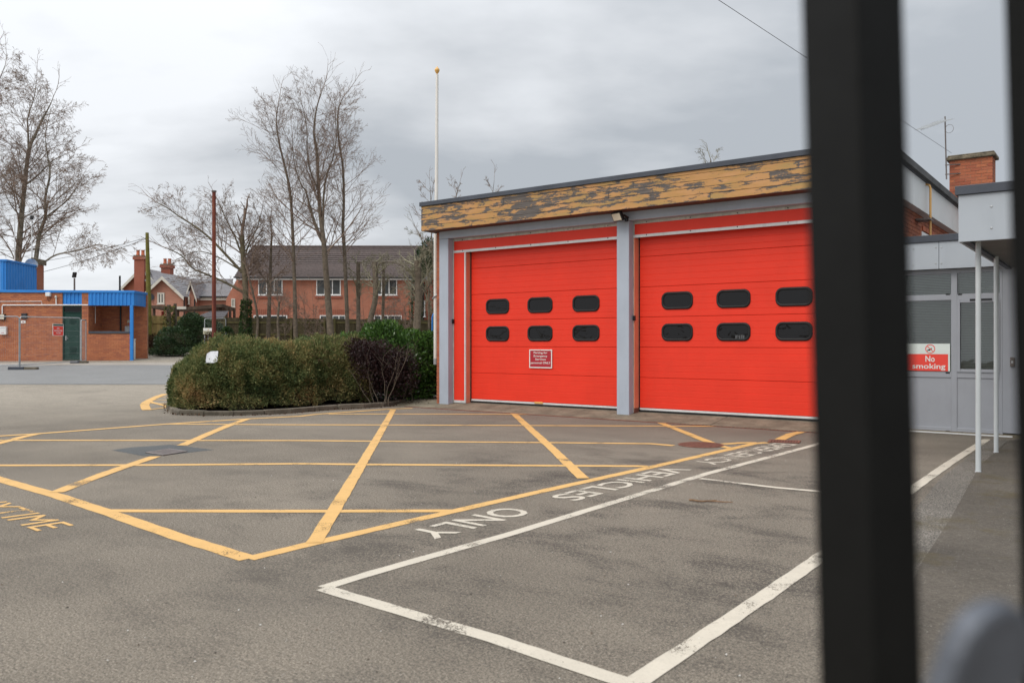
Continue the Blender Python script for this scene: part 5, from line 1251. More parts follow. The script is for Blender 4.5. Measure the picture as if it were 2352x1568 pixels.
# ------------------------------------------------------------------ steel gate right in front of the camera
def gate():
    b = 0.56; c = c2w((1977 - CX) / F * b, b); o = thing('steel_gate', 'black steel gate bars blurred close to the camera', 'gate', (c.x, c.y, 0))
    R = TH + math.radians(27); ux = Vector((math.cos(R), math.sin(R), 0)); uy = Vector((-math.sin(R), math.cos(R), 0)); lean = c2w(-0.0275, 0, 0)
    def bar(off, s, name='bar'):
        mb = MB(); base = off - lean * 1.45
        mb.obox(base + lean * 1.15 + Vector((0, 0, 1.2)), ux * s, uy * s, lean * 1.15 + Vector((0, 0, 1.15))); mb.build(name, M['blackpost'], o, bevel=0.003)
    side = c2w(1, 0.10).normalized()
    bar(Vector((0, 0, 0)), 0.0232, 'stile')
    for k in range(1, 8): bar(side * (0.142 + (k - 1) * 0.125), 0.019)
    for z in (0.12, 2.15): MB().obox(side * 0.45 - lean * (1.45 - z) + Vector((0, 0, z)), side * 0.425, uy * 0.012, Vector((0, 0, 0.025))).build('rail', M['blackpost'], o)
    bb = 0.36
    def lp(px, py, d=bb): return at(px, py, d) - Vector((c.x, c.y, 0))
    A = lp(2262, 1512); axis = (lp(2165, 1780) - A).normalized(); sd = c2w(0.90, 0.44).normalized(); sd = (sd - axis * sd.dot(axis)).normalized(); up = -axis; w0 = 0.027
    outl = [axis * 0.13 + sd * w0, sd * w0] + [sd * (w0 * math.cos(t_)) + up * (w0 * math.sin(t_)) for t_ in [k / 8 * math.pi for k in range(1, 8)]] + [-sd * w0, axis * 0.13 - sd * w0]
    nr = sd.cross(up).normalized()
    MB().prism([A + q - nr * 0.006 for q in outl], nr * 0.012).build('latch_lever', M['lever'], o, bevel=0.004)
    MB().tube([A + axis * 0.10, A + axis * 0.10 + side * 0.06], 0.008, 10).build('latch_pin', M['galv'], o)
gate()

# ------------------------------------------------------------------ bare trees
def seg_mesh(name, segs, n):
    S = np.array(segs, dtype=np.float64); p, q, r0, r1 = S[:, 0:3], S[:, 3:6], S[:, 6:7], S[:, 7:8]
    t = q - p; t /= np.linalg.norm(t, axis=1, keepdims=True) + 1e-9
    ref = np.where(np.abs(t[:, 2:3]) < 0.9, np.array([[0, 0, 1.0]]), np.array([[1.0, 0, 0]]))
    u = np.cross(t, ref); u /= np.linalg.norm(u, axis=1, keepdims=True) + 1e-9; v = np.cross(t, u)
    V = []
    for k in range(n):
        a = 2 * math.pi * k / n; dirn = u * math.cos(a) + v * math.sin(a); V += [p + dirn * r0, q + dirn * r1]
    V = np.stack(V, axis=1).reshape(-1, 3); m = len(S); base = (np.arange(m) * 2 * n)[:, None]
    Q = [np.concatenate([base + 2 * k, base + 2 * ((k + 1) % n), base + 2 * ((k + 1) % n) + 1, base + 2 * k + 1], axis=1) for k in range(n)]
    me = np_mesh(name, V, np.concatenate(Q)); me.polygons.foreach_set('use_smooth', np.ones(len(me.polygons), dtype=bool)); return me
def nrm(d):
    l = math.sqrt(d[0] * d[0] + d[1] * d[1] + d[2] * d[2]) or 1; return (d[0] / l, d[1] / l, d[2] / l)
def off_dir(d, ang, rng, flat=None):
    """a direction leaving d at an angle"""
    while True:
        a = (rng.uniform(-1, 1), rng.uniform(-1, 1), rng.uniform(-1, 1)); k = a[0] * d[0] + a[1] * d[1] + a[2] * d[2]
        s = (a[0] - k * d[0], a[1] - k * d[1], a[2] - k * d[2]); l = math.sqrt(s[0] ** 2 + s[1] ** 2 + s[2] ** 2)
        if l > 0.15: break
    c, si = math.cos(ang), math.sin(ang) / l
    return nrm((d[0] * c + s[0] * si, d[1] * c + s[1] * si, d[2] * c + s[2] * si))
def grow(segs, p, d, L, r, lv, rng, P):
    n = max(2, int(L / P['seg'][lv])); st_ = L / n; w_, up = P['wander'][lv], P['up'][lv]; last = lv >= P['max']; tip = max(P['tip'], r * 0.35)
    kids = P['kids'][lv] if not last else 0; kd = kids / n
    for i in range(n):
        d = nrm((d[0] + rng.gauss(0, w_), d[1] + rng.gauss(0, w_), d[2] + rng.gauss(0, w_) + up))
        q = (p[0] + d[0] * st_, p[1] + d[1] * st_, p[2] + d[2] * st_); r1 = r + (tip - r) * (1 / (n - i)) * 0.7
        segs.append((*p, *q, r, r1)); p, r = q, r1
        if not last and (i + 1) / n > P['bare'][lv]:
            m = kd / (1 - P['bare'][lv]); c = int(m) + (rng.random() < m - int(m))
            for _ in range(c):
                fr = (i + 1) / n; grow(segs, p, off_dir(d, rng.uniform(*P['ang'][lv]), rng), L * rng.uniform(*P['len'][lv]) * (1.1 - 0.55 * fr), max(P['tip'], r * 0.55), lv + 1, rng, P)
ASH = dict(max=3, seg=(0.34, 0.28, 0.24, 0.24), wander=(0.07, 0.08, 0.09, 0.09), up=(0.06, 0.05, 0.035, 0.02), bare=(0.2, 0.15, 0.1, 0), kids=(6, 4, 1.15, 0), ang=((0.45, 0.85), (0.45, 0.9), (0.4, 0.9)), len=((0.36, 0.62), (0.42, 0.72), (0.6, 1.0)), tip=0.0046)
TOPS = dict(ASH, max=2, kids=(6, 3, 0, 0), wander=(0.05, 0.06, 0.06, 0.06), tip=0.006)
SPREAD = dict(ASH, kids=(6, 4, 1.3, 0), wander=(0.09, 0.10, 0.11, 0.11), up=(0.03, 0.02, 0.01, 0.0))
BIRCH = dict(max=3, seg=(0.5, 0.4, 0.32, 0.3), wander=(0.07, 0.10, 0.12, 0.12), up=(0.02, -0.01, -0.05, -0.10), bare=(0.15, 0.12, 0.08, 0), kids=(7, 5, 2.2, 0), ang=((0.45, 0.9), (0.45, 0.9), (0.4, 0.9)), len=((0.34, 0.6), (0.36, 0.62), (0.5, 0.85)), tip=0.0058)
def trunk_path(pts, b, rng, jitter=0.12):
    P = [at(x, y, b + rng.uniform(-jitter, jitter)) for x, y in pts]
    base = P[0].copy(); base.z = gzw(base) - 0.05
    if base.z < P[0].z - 0.05: P = [base] + P
    return P
def along(P, t):
    L = [0.0]
    for a, b in zip(P, P[1:]): L.append(L[-1] + (b - a).length)
    s = t * L[-1]
    for i in range(len(P) - 1):
        if s <= L[i + 1] or i == len(P) - 2:
            u = (s - L[i]) / max(1e-6, L[i + 1] - L[i]); return P[i].lerp(P[i + 1], u), (P[i + 1] - P[i]).normalized()
def smooth_pts(P, n=4):
    out = []
    for i in range(len(P) - 1):
        p0, p1, p2, p3 = P[max(i - 1, 0)], P[i], P[i + 1], P[min(i + 2, len(P) - 1)]
        for k in range(n):
            t = k / n; out.append(0.5 * ((2 * p1) + (p2 - p0) * t + (2 * p0 - 5 * p1 + 4 * p2 - p3) * t * t + (3 * p1 - p0 - 3 * p2 + p3) * t ** 3))
    out.append(P[-1]); return out
def tree(label, b, stems, prm, bark, twig, seed, group=None, extra=None, name='bare_tree', cat='tree', cut=False):
    K = 1.19 if 32 < b < 37.5 and stems[0][0][0][0] < 1000 else 1.0; b = b * K
    """stems: list of (points, r0, r1, t0, t1, number of branches, length at t0, length at t1, side spread angle)"""
    rng = random.Random(seed); o = None; thick, thin = [], []
    for si, (pts, r0, r1, t0, t1, nb, l0, l1, ang) in enumerate(stems):
        r0, r1, l0, l1, nb = r0 * K * (0.64 if K > 1 else 0.85), r1 * K * 0.8, l0 * K, l1 * K, int(nb * (0.78 if prm is BIRCH else 0.95) + 0.5)
        P = trunk_path(pts, b, rng) if si == 0 else [at(x, y, b + rng.uniform(-0.1, 0.1)) for x, y in pts]
        if o is None:
            root = P[0].copy(); o = thing(name, label, cat, root, 0, group)
            tr_parts = []
        S = smooth_pts(P); m = len(S); flare = [r0 + (r1 - r0) * (i / (m - 1)) ** 0.8 for i in range(m)]
        if si == 0 and m > 3: flare[0] *= 1.35; flare[1] *= 1.12
        MB().tube([q - root for q in S], flare, 10).build('trunk' if si == 0 else 'limb', bark, o, smooth=True)
        if not cut:
            d = (S[-1] - S[-2]).normalized(); segs = []
            grow(segs, tuple(S[-1]), tuple(d), l1 * 1.1, r1, 1, rng, prm); thin += segs
        for k in range(nb):
            t = t0 + (t1 - t0) * ((k + rng.random()) / nb); p, d = along(P, t); l = l0 + (l1 - l0) * (t - t0) / max(1e-6, t1 - t0)
            a = rng.uniform(*ang); dd = off_dir(tuple(d), a, rng); segs = []
            rr = (r0 + (r1 - r0) * t) * 0.30
            grow(segs, tuple(p), dd, l * rng.uniform(0.7, 1.15), max(0.009, rr), 0, rng, prm); thin += segs
    if thin:
        T = np.array(thin); T[:, 0:3] -= np.array(root); T[:, 3:6] -= np.array(root)
        link('crown', seg_mesh('crown', T, 4), twig, o)
    if extra: extra(o, root, rng)
    return o
def leaves(name, pts, dirs, size, m, tint, parent, rng, width=0.45, fold=True, spread=0.8):
    """leaf faces at points, roughly along given directions"""
    P = np.asarray(pts); n = len(P); D_ = np.asarray(dirs) + rng.normal(0, spread, (n, 3)); D_ /= np.linalg.norm(D_, axis=1, keepdims=True) + 1e-9
    A = rng.normal(0, 1, (n, 3)); S = np.cross(D_, A); S /= np.linalg.norm(S, axis=1, keepdims=True) + 1e-9
    l = (size * rng.uniform(0.6, 1.3, n))[:, None]; w_ = l * width * 0.5
    nn = np.cross(D_, S)
    V = np.stack([P, P + D_ * l * 0.5 + S * w_ + nn * l * 0.08, P + D_ * l, P + D_ * l * 0.5 - S * w_ + nn * l * 0.08], axis=1).reshape(-1, 3)
    Q = np.arange(4 * n).reshape(-1, 4)
    return link(name, np_mesh(name, V, Q, tint), m, parent)
UPR = (0.55, 1.05); WID = (0.6, 1.25)
def ivy(o, root, rng):
    g = np.random.default_rng(5); n = 3600; h = g.uniform(0.0, 1, n) ** 1.3 * 2.9; a = g.uniform(0, 2 * math.pi, n); r = 0.19 + 0.16 * g.random(n) * (1 - h / 4.2)
    c = np.array([[0.0, 0, 0]]) + np.stack([0.02 * h, 0.02 * h, h], axis=1)
    P = c + np.stack([np.cos(a) * r, np.sin(a) * r, np.zeros(n)], axis=1)
    leaves('ivy', P, np.stack([np.cos(a), np.sin(a), -0.3 * np.ones(n)], axis=1), 0.085, M['ivy'], g.random(n), o, g, 0.8)
M['ivy'] = leaf_mat('ivy_leaves', [(0.0, (0.012, 0.030, 0.008)), (0.6, (0.030, 0.062, 0.014)), (1.0, (0.060, 0.105, 0.022))])
tree('tall slender bare tree, left one of the three above the house roof', 35.0, [([(678.8, 772), (676.8, 667), (672.8, 546), (666.8, 445.7), (654.7, 385), (640.6, 325), (634.5, 276.5), (638, 244)], 0.17, 0.02, 0.34, 0.98, 44, 2.6, 1.3, UPR)], ASH, M['bark'], M['twig'], 1)
tree('tallest bare tree with several stems, middle of the three above the house roof', 34.5, [([(759.4, 772), (753.4, 687), (747.3, 606.8), (743.3, 554.5), (735.2, 486), (731.2, 417.5), (727.2, 345), (721, 304.7), (727, 250), (738, 215)], 0.27, 0.02, 0.36, 0.98, 34, 2.6, 1.4, UPR),
     ([(742, 548), (743.5, 450), (751, 401), (763, 369), (772, 320), (770, 265)], 0.08, 0.015, 0.2, 0.98, 20, 1.5, 1.0, UPR), ([(744, 565), (719, 498), (703, 441), (690, 421), (675, 370), (672, 320)], 0.08, 0.015, 0.2, 0.98, 20, 1.5, 1.0, UPR),
     ([(732, 440), (712, 390), (706, 350), (704, 290), (690, 225)], 0.06, 0.012, 0.15, 0.95, 14, 1.4, 0.9, UPR)], ASH, M['bark'], M['twig'], 2)
tree('tall slender bare tree, right one of the three above the house roof', 35.5, [([(797.7, 747.8), (791.6, 586.7), (787.6, 526), (789.6, 465.9), (787.6, 385), (779.6, 333), (775.5, 284.6), (777.5, 250), (789, 222)], 0.16, 0.02, 0.36, 0.98, 40, 2.2, 1.2, UPR)], ASH, M['bark'], M['twig'], 3)
tree('ivy clad tree with long limbs spreading to the left behind the rusty pole', 35.0, [([(562, 772), (564, 667), (558, 586.7), (556, 540)], 0.26, 0.11, 0.62, 0.98, 14, 1.7, 1.4, (0.5, 1.1)),
     ([(560, 672), (530, 655), (505, 643), (470, 628), (441, 615), (417, 587), (385, 571)], 0.10, 0.025, 0.15, 0.98, 20, 1.5, 1.1, (0.5, 1.1)), ([(556, 625), (517, 583), (481, 546), (445, 518), (413, 498), (385, 478), (362, 466)], 0.10, 0.02, 0.2, 0.98, 26, 1.6, 1.0, (0.5, 1.1)),
     ([(557, 590), (540, 545), (520, 505), (505, 470)], 0.07, 0.02, 0.2, 0.98, 16, 1.3, 1.0, (0.5, 1.0)), ([(560, 600), (572, 560), (590, 525), (600, 490)], 0.06, 0.02, 0.2, 0.98, 12, 1.2, 0.9, (0.5, 1.0)), ([(551, 620), (500, 590), (455, 577), (420, 590)], 0.05, 0.015, 0.2, 0.98, 14, 1.3, 0.9, (0.5, 1.1))], SPREAD, M['bark_green'], M['twig'], 4, extra=ivy)
tree('lopped tree with a bent black leader left of the first house window', 35.5, [([(616, 772), (620.4, 647), (622.5, 578.6), (624.5, 532)], 0.19, 0.04, 0.5, 0.95, 18, 1.5, 1.0, (0.5, 1.1)), ([(621, 655), (600, 630), (585, 602), (578, 575)], 0.06, 0.02, 0.3, 0.95, 6, 1.0, 0.7, (0.5, 1.0))], SPREAD, M['bark'], M['twig'], 5)
tree('thin leaning tree between the ivy clad trunk and the lopped tree', 34.8, [([(590, 772), (592, 735), (585, 690), (572, 640)], 0.10, 0.05, 0.6, 0.98, 8, 1.2, 0.8, (0.5, 1.1))], SPREAD, M['bark'], M['twig'], 6)
tree('cut stump of a thin tree below the first house window', 34.6, [([(640, 775), (638, 740), (641.3, 692.6)], 0.10, 0.055, 0.75, 1.0, 12, 1.0, 0.9, (0.3, 1.0))], SPREAD, M['bark'], M['twig'], 7, cut=True)
tree('pollarded straight trunk right of the middle house window', 36.0, [([(823, 750), (823, 690), (823, 601.8)], 0.14, 0.11, 0.5, 1.0, 9, 0.9, 0.8, (0.5, 1.2))], SPREAD, M['bark'], M['pale_twig'], 8, cut=True)
tree('pollarded trunk leaning right before the third house window', 35.0, [([(849, 752), (853, 725), (862.5, 681), (861, 601.8)], 0.20, 0.14, 0.6, 1.0, 10, 0.9, 0.8, (0.5, 1.2)), ([(864, 622), (872, 606), (889, 601.8), (910, 604), (927, 613.5), (945, 628), (956, 643), (974, 669), (985, 693)], 0.05, 0.02, 0.3, 0.98, 16, 0.9, 0.8, (0.5, 1.3))], dict(SPREAD, up=(-0.05, -0.06, -0.08, -0.1)), M['bark'], M['pale_twig'], 9, cut=True)
tree('slim pollarded trunk in front of the third house window', 36.2, [([(878.6, 752), (881.6, 642.8), (880, 606)], 0.10, 0.085, 0.6, 1.0, 8, 0.8, 0.7, (0.5, 1.2))], SPREAD, M['bark'], M['pale_twig'], 10, cut=True)
tree('stout pollarded trunk nearest the flagpole', 33.0, [([(956.3, 765), (960.7, 692.6), (959.2, 598.8)], 0.24, 0.17, 0.6, 1.0, 10, 1.0, 1.0, (0.5, 1.2)), ([(963, 676), (980, 665), (994, 640)], 0.06, 0.03, 0.3, 0.98, 4, 0.8, 0.6, (0.5, 1.0))], SPREAD, M['bark'], M['pale_twig'], 12, cut=True)
# scrubby saplings along the fence
for i, (px, b, hh) in enumerate(((700, 36.5, 2.3), (720, 37, 2.6), (835, 37, 2.0), (905, 37, 2.8), (930, 36.5, 2.4), (655, 37, 1.9))):
    tree('%s wispy sapling from the left along the dark fence' % ('first', 'second', 'third', 'fourth', 'fifth', 'sixth')[(1, 2, 3, 4, 5, 0)[i]], b, [([(px, 765), (px + 2, 745), (px - 1, 745 - hh * 18)], 0.025, 0.01, 0.2, 1.0, 8, hh * 0.4, hh * 0.35, UPR)], SPREAD, M['bark'], M['twig'], 30 + i, group='saplings along the dark fence')
tree('tall birch with fine drooping twigs behind the brick hut', 52.0, [([(38, 640), (41.8, 590.7), (48.7, 503.7), (55.7, 434), (66, 347), (80, 312), (94, 281), (108, 255), (118, 235)], 0.30, 0.03, 0.30, 0.98, 44, 3.6, 1.9, (0.5, 1.0)), ([(66, 350), (64.4, 300), (64, 270), (78, 225), (84, 185)], 0.09, 0.02, 0.1, 0.98, 22, 2.4, 1.4, UPR),
     ([(76, 640), (82, 600), (90.5, 538.5), (104.4, 496.7), (104.4, 451.5), (114.8, 399), (108, 350), (104, 320)], 0.20, 0.03, 0.2, 0.98, 34, 3.3, 1.8, (0.5, 1.1)), ([(82, 622), (105, 600), (130, 585), (165, 578), (190, 572), (225, 562), (255, 568)], 0.09, 0.02, 0.25, 0.98, 22, 2.4, 1.6, (0.5, 1.1)),
     ([(104, 500), (130, 480), (155, 460), (180, 425)], 0.07, 0.02, 0.2, 0.98, 14, 2.4, 1.6, (0.5, 1.1)), ([(58, 425), (90, 400), (120, 370), (150, 355)], 0.07, 0.02, 0.2, 0.98, 14, 2.3, 1.5, (0.5, 1.1)), ([(50, 500), (25, 470), (5, 430)], 0.07, 0.02, 0.2, 0.98, 10, 2.4, 1.6, (0.5, 1.1))], BIRCH, M['birch'], M['birch_twig'], 14)
tree('birch cut off by the left edge of the picture', 50.0, [([(-75, 650), (-65, 500), (-58, 350), (-40, 220), (-25, 150)], 0.30, 0.03, 0.3, 0.98, 46, 3.6, 2.0, (0.5, 1.0)), ([(-60, 480), (-20, 440), (5, 400)], 0.08, 0.02, 0.2, 0.98, 12, 2.6, 1.7, (0.5, 1.0)), ([(-50, 300), (-20, 230), (0, 180), (12, 150)], 0.07, 0.02, 0.2, 0.98, 12, 2.2, 1.4, UPR)], BIRCH, M['birch'], M['birch_twig'], 15)
tree('bare treetop just above the left end of the station roof', 38.0, [([(1002, 700), (992, 560), (990, 470), (988, 430)], 0.06, 0.01, 0.6, 0.98, 10, 1.2, 0.7, UPR)], TOPS, M['bark'], M['twig'], 16)
tree('bare twigs of a tree above the station roof right of the flagpole', 40.0, [([(1048, 700), (1040, 560), (1044, 470), (1055, 425)], 0.06, 0.01, 0.7, 0.98, 7, 1.1, 0.7, UPR)], TOPS, M['bark'], M['twig'], 17)
tree('bare twigs of a tree above the station roof at the light patch of sky', 40.0, [([(1125, 700), (1128, 560), (1130, 470), (1135, 415)], 0.06, 0.01, 0.7, 0.98, 7, 1.1, 0.7, UPR)], TOPS, M['bark'], M['twig'], 18)
tree('bushy bare treetop above the right half of the station roof', 34.0, [([(1640, 600), (1636, 450), (1634, 385), (1632, 365)], 0.10, 0.02, 0.7, 0.98, 14, 0.9, 0.7, (0.4, 1.1))], SPREAD, M['bark'], M['pale_twig'], 19)
tree('bare branching tree between the house and the fire station corner', 41.0, [([(985, 720), (984, 640), (975, 590), (972, 560), (960, 530)], 0.07, 0.015, 0.5, 0.98, 13, 1.5, 0.9, (0.5, 1.1))], SPREAD, M['bark'], M['pale_twig'], 20)

# ------------------------------------------------------------------ evergreen shrubs
def noise3(P, seed, freq, oct_=3):
    g = np.random.default_rng(seed); out = np.zeros(len(P)); amp = 1.0
    for _ in range(oct_):
        for _k in range(5):
            k = g.normal(0, freq, 3); out += amp * np.sin(P @ k + g.uniform(0, 6.28)) / 5
        freq *= 2.1; amp *= 0.55
    return out
def sprig_hedge():
    """clipped conifer hedge: thousands of small sprigs over a dark woody core"""
    g = np.random.default_rng(3)
    pts = [(389, 941), (430, 948), (500, 949.5), (570, 948.5), (640, 945), (700, 940), (755, 935), (815, 931), (852, 930)]
    B = smooth_pts([G(*p) for p in pts], 8); S = np.array([[p.x, p.y, 0.0] for p in B]); m = len(S)
    sx = np.interp(np.linspace(0, 1, m), np.linspace(0, 1, m), np.array([CX + F * (p.x * CT + p.y * ST) / gb(p) for p in B]))
    top = np.interp(sx, [378, 395, 420, 440, 480, 540, 600, 700, 780, 830, 860], [0.70, 0.92, 1.12, 1.26, 1.46, 1.60, 1.58, 1.56, 1.64, 1.64, 1.45])
    back = np.array(c2w(-0.18, 1.0)).astype(float); back /= np.linalg.norm(back); depth = 2.7
    o = thing('hedge', 'long clipped evergreen hedge with browned tips around the rusty pole', 'hedge', (S[0][0], S[0][1], 0.0)); R0 = np.array([S[0][0], S[0][1], 0.0])
    def surf(u, ph, inset):
        f = u * (m - 1); i = np.clip(f.astype(int), 0, m - 2); t = (f - i)[:, None]; base = S[i] * (1 - t) + S[i + 1] * t; h = top[i] * (1 - t[:, 0]) + top[i + 1] * t[:, 0]
        c, s = np.cos(ph), np.sin(ph); ex = np.sign(c) * np.abs(c) ** 0.85; ez = np.abs(s) ** 0.86
        endf = np.clip(u / 0.14, 0, 1); rnd = np.sqrt(1 - (1 - endf) ** 2); endr = np.clip((1 - u) / 0.08, 0, 1); rr = 0.75 + 0.25 * np.sqrt(1 - (1 - endr) ** 2)
        dep = depth * (0.42 + 0.58 * rnd) / 2
        P = base + back * (dep - dep * ex)[:, None]; P[:, 2] = 0.05 + (h * rr - 0.05) * ez
        cen = base + back * dep[:, None]; cen[:, 2] = h * 0.45
        N = P - cen; N /= np.linalg.norm(N, axis=1, keepdims=True) + 1e-9
        bulge = 0.14 * noise3(P, 1, 2.4) + 0.13 * noise3(P, 2, 6.0) + 0.05 * noise3(P, 5, 12.0, 2)
        return P + N * (bulge - inset)[:, None], N, bulge
    nu, npH = 70, 26
    uu, pp = np.meshgrid(np.linspace(0, 1, nu), np.linspace(0.0, math.pi, npH), indexing='ij'); V, _, _ = surf(uu.ravel(), pp.ravel(), np.full(nu * npH, 0.13))
    Q = [(i * npH + j, (i + 1) * npH + j, (i + 1) * npH + j + 1, i * npH + j + 1) for i in range(nu - 1) for j in range(npH - 1)]
    e0 = V.reshape(nu, npH, 3)
    me = np_mesh('woody_core', V - R0, Q); link('woody_core', me, M['hedge_core'], o)
    MB().poly([tuple(p - R0) for p in e0[0]]).poly([tuple(p - R0) for p in e0[-1]]).build('woody_core', M['hedge_core'], o)
    n = 21000; u = np.concatenate([g.uniform(0, 1, n - 1500), g.uniform(0, 0.05, 1500)]); ph = np.concatenate([g.uniform(0.02, 1.0, int(n * 0.42)), g.uniform(0.3, 2.4, n - int(n * 0.42))]); ph = ph[g.permutation(n)]
    P, N, bl = surf(u, ph, g.uniform(-0.03, 0.14, n) ** 1.0)
    # left end cap
    u2 = np.zeros(1500); 
    k = 7
    brown = noise3(P, 9, 3.2) + 0.25 * noise3(P, 12, 11.0); shade = np.clip(bl / 0.18 + 0.5, 0, 1)
    D0 = N * 0.8 + np.array([0, 0, 0.55])
    Pk = np.repeat(P, k, axis=0) + g.normal(0, 0.028, (n * k, 3)); Dk = np.repeat(D0, k, axis=0)
    tint = np.repeat(np.clip(0.41 + 0.27 * brown + g.normal(0, 0.07, n), 0, 1), k) + g.normal(0, 0.09, n * k)
    leaves('foliage', Pk - R0, Dk, 0.056, M['hedge_leaf'], np.clip(tint, 0, 1), o, g, 0.36, spread=0.6)
    # dead twigs showing through
    T = []
    for _ in range(60):
        q, nn, _b = surf(g.uniform(0.66, 0.93, 1), g.uniform(0.4, 1.2, 1), np.array([0.03])); p = q[0] - R0; d = nn[0] + g.normal(0, 0.6, 3)
        T.append((*p, *(p + d * 0.12), 0.005, 0.003)); T.append((*(p + d * 0.12), *(p + d * 0.12 + g.normal(0, 0.1, 3) + np.array([0, 0, 0.05])), 0.003, 0.002))
    tag(link('dead_twigs', seg_mesh('dead_twigs', T, 3), M['stick'], o), kind='stuff')
M['hedge_core'] = plain('woody_core', (0.045, 0.045, 0.022), 0.95, 0.4, 9)
M['hedge_leaf'] = leaf_mat('hedge_sprigs', [(0.0, (0.054, 0.090, 0.036)), (0.30, (0.125, 0.160, 0.058)), (0.52, (0.240, 0.230, 0.092)), (0.74, (0.400, 0.285, 0.125)), (1.0, (0.54, 0.310, 0.165))], 0.7, 0.2)
sprig_hedge()
def blob_shrub(name, label, centers, n, leaf, m, seed, core_m=None, tint_f=None, width=0.5, cat='shrub', stems=None, group=None, inset=0.25, spread=0.8):
    """shrub of leaf faces over overlapping uneven lobes"""
    g = np.random.default_rng(seed); C_ = [(np.array(c2w(a, b, z)), np.array(r)) for a, b, z, r in centers]; base = C_[0][0].copy(); base[2] = gz(gb(base))
    o = thing(name, label, cat, tuple(base), 0, group)
    wts = np.array([r[0] * r[2] + r[1] * r[2] for _, r in C_]); wts /= wts.sum(); idx = g.choice(len(C_), n, p=wts)
    cen = np.array([c for c, _ in C_])[idx]; rad = np.array([r for _, r in C_])[idx]
    d = g.normal(0, 1, (n, 3)); d /= np.linalg.norm(d, axis=1, keepdims=True); d[:, 2] = np.where(d[:, 2] < -0.6, -d[:, 2], d[:, 2])
    k = 1 - inset * g.random(n) ** 1.6
    dw = np.stack([d[:, 0] * CT - d[:, 1] * ST, d[:, 0] * ST + d[:, 1] * CT, d[:, 2]], axis=1); rw_ = d * rad * k[:, None]
    P = cen + np.stack([rw_[:, 0] * CT - rw_[:, 1] * ST, rw_[:, 0] * ST + rw_[:, 1] * CT, rw_[:, 2]], axis=1)
    lump = noise3(P, seed + 1, 3.0); P = P + dw * (0.10 * lump)[:, None]
    keep = P[:, 2] > base[2] + 0.03; P, dw, lump, k = P[keep], dw[keep], lump[keep], k[keep]
    tint = np.clip(0.45 + 0.16 * lump + g.normal(0, 0.16, len(P)), 0, 1) if tint_f is None else tint_f(P, lump, g)
    leaves('foliage', P - base, dw + np.array([0, 0, 0.35]), leaf, m, tint, o, g, width, spread=spread)
    if core_m is not None:
        mb = MB()
        for c, r in C_:
            rings = 8; sg = 14; V = []
            for i in range(rings + 1):
                th = math.pi * i / rings
                for j in range(sg):
                    ph = 2 * math.pi * j / sg; w2 = 0.70; q = np.array([math.sin(th) * math.cos(ph) * r[0] * w2, math.sin(th) * math.sin(ph) * r[1] * w2, math.cos(th) * r[2] * w2])
                    V.append(tuple(c - base + np.array([q[0] * CT - q[1] * ST, q[0] * ST + q[1] * CT, q[2]])))
            mb.add(V, [(i * sg + j, i * sg + (j + 1) % sg, (i + 1) * sg + (j + 1) % sg, (i + 1) * sg + j) for i in range(rings) for j in range(sg)])
        mb.build('woody_core', core_m, o)
    if stems:
        T = []
        for (px, b, ht, lean_) in stems:
            p = np.array(at(px, 787, b)); p[2] = gz(b); q = p - base; r = 0.011
            for s in range(6):
                q2 = q + np.array([lean_ * 0.06 * CT + g.normal(0, 0.03), lean_ * 0.06 * ST + g.normal(0, 0.03), ht / 6]); T.append((*q, *q2, r, r * 0.85)); q = q2; r *= 0.85
                if s > 1:
                    T.append((*q, *(q + np.array([g.normal(0, 0.2), g.normal(0, 0.2), 0.3])), r * 0.7, r * 0.4))
        link('stems', seg_mesh('stems', T, 5), M['bark'], o)
    return o
def A_(px, b): return (px - CX) / F * b
M['laurel'] = leaf_mat('laurel_leaves', [(0.0, (0.020, 0.045, 0.012)), (0.45, (0.060, 0.130, 0.025)), (0.8, (0.130, 0.230, 0.045)), (1.0, (0.24, 0.32, 0.085))], 0.32, 0.5)
M['purple'] = leaf_mat('purple_leaves', [(0.0, (0.017, 0.009, 0.009)), (0.6, (0.038, 0.017, 0.017)), (1.0, (0.085, 0.040, 0.033))], 0.5, 0.3)
M['evergreen'] = leaf_mat('dark_evergreen_leaves', [(0.0, (0.016, 0.034, 0.016)), (0.5, (0.045, 0.085, 0.032)), (0.85, (0.085, 0.135, 0.048)), (1.0, (0.16, 0.20, 0.07))], 0.4, 0.4)
M['brown_leaf'] = leaf_mat('dead_leaves', [(0.0, (0.026, 0.015, 0.010)), (0.6, (0.070, 0.038, 0.022)), (1.0, (0.14, 0.085, 0.05))], 0.8, 0.1)
def laurel_tint(P, lump, g):
    return np.clip(0.40 + 0.16 * lump + g.normal(0, 0.16, len(P)), 0, 1)
blob_shrub('laurel_hedge', 'glossy green laurel hedge beside the station corner', [(A_(880, 21.2), 21.2, 1.05, (0.75, 0.9, 1.0)), (A_(945, 20.9), 20.9, 1.0, (0.75, 0.8, 0.78)), (A_(985, 21.2), 21.2, 0.95, (0.55, 0.9, 0.80)), (A_(815, 21.3), 21.3, 0.95, (0.7, 0.8, 0.78)), (A_(880, 21.3), 21.3, 1.62, (0.30, 0.35, 0.38)), (A_(930, 20.9), 20.9, 0.62, (0.8, 0.7, 0.5)), (A_(925, 20.7), 20.7, 0.35, (0.8, 0.5, 0.36)), (A_(978, 21.0), 21.0, 0.4, (0.6, 0.6, 0.42))],
    19000, 0.105, M['laurel'], 4, M['hedge_core'], laurel_tint, 0.42, 'hedge', stems=[(925, 20.0, 1.1, 0.2), (950, 20.2, 1.0, -0.2)], spread=0.6)
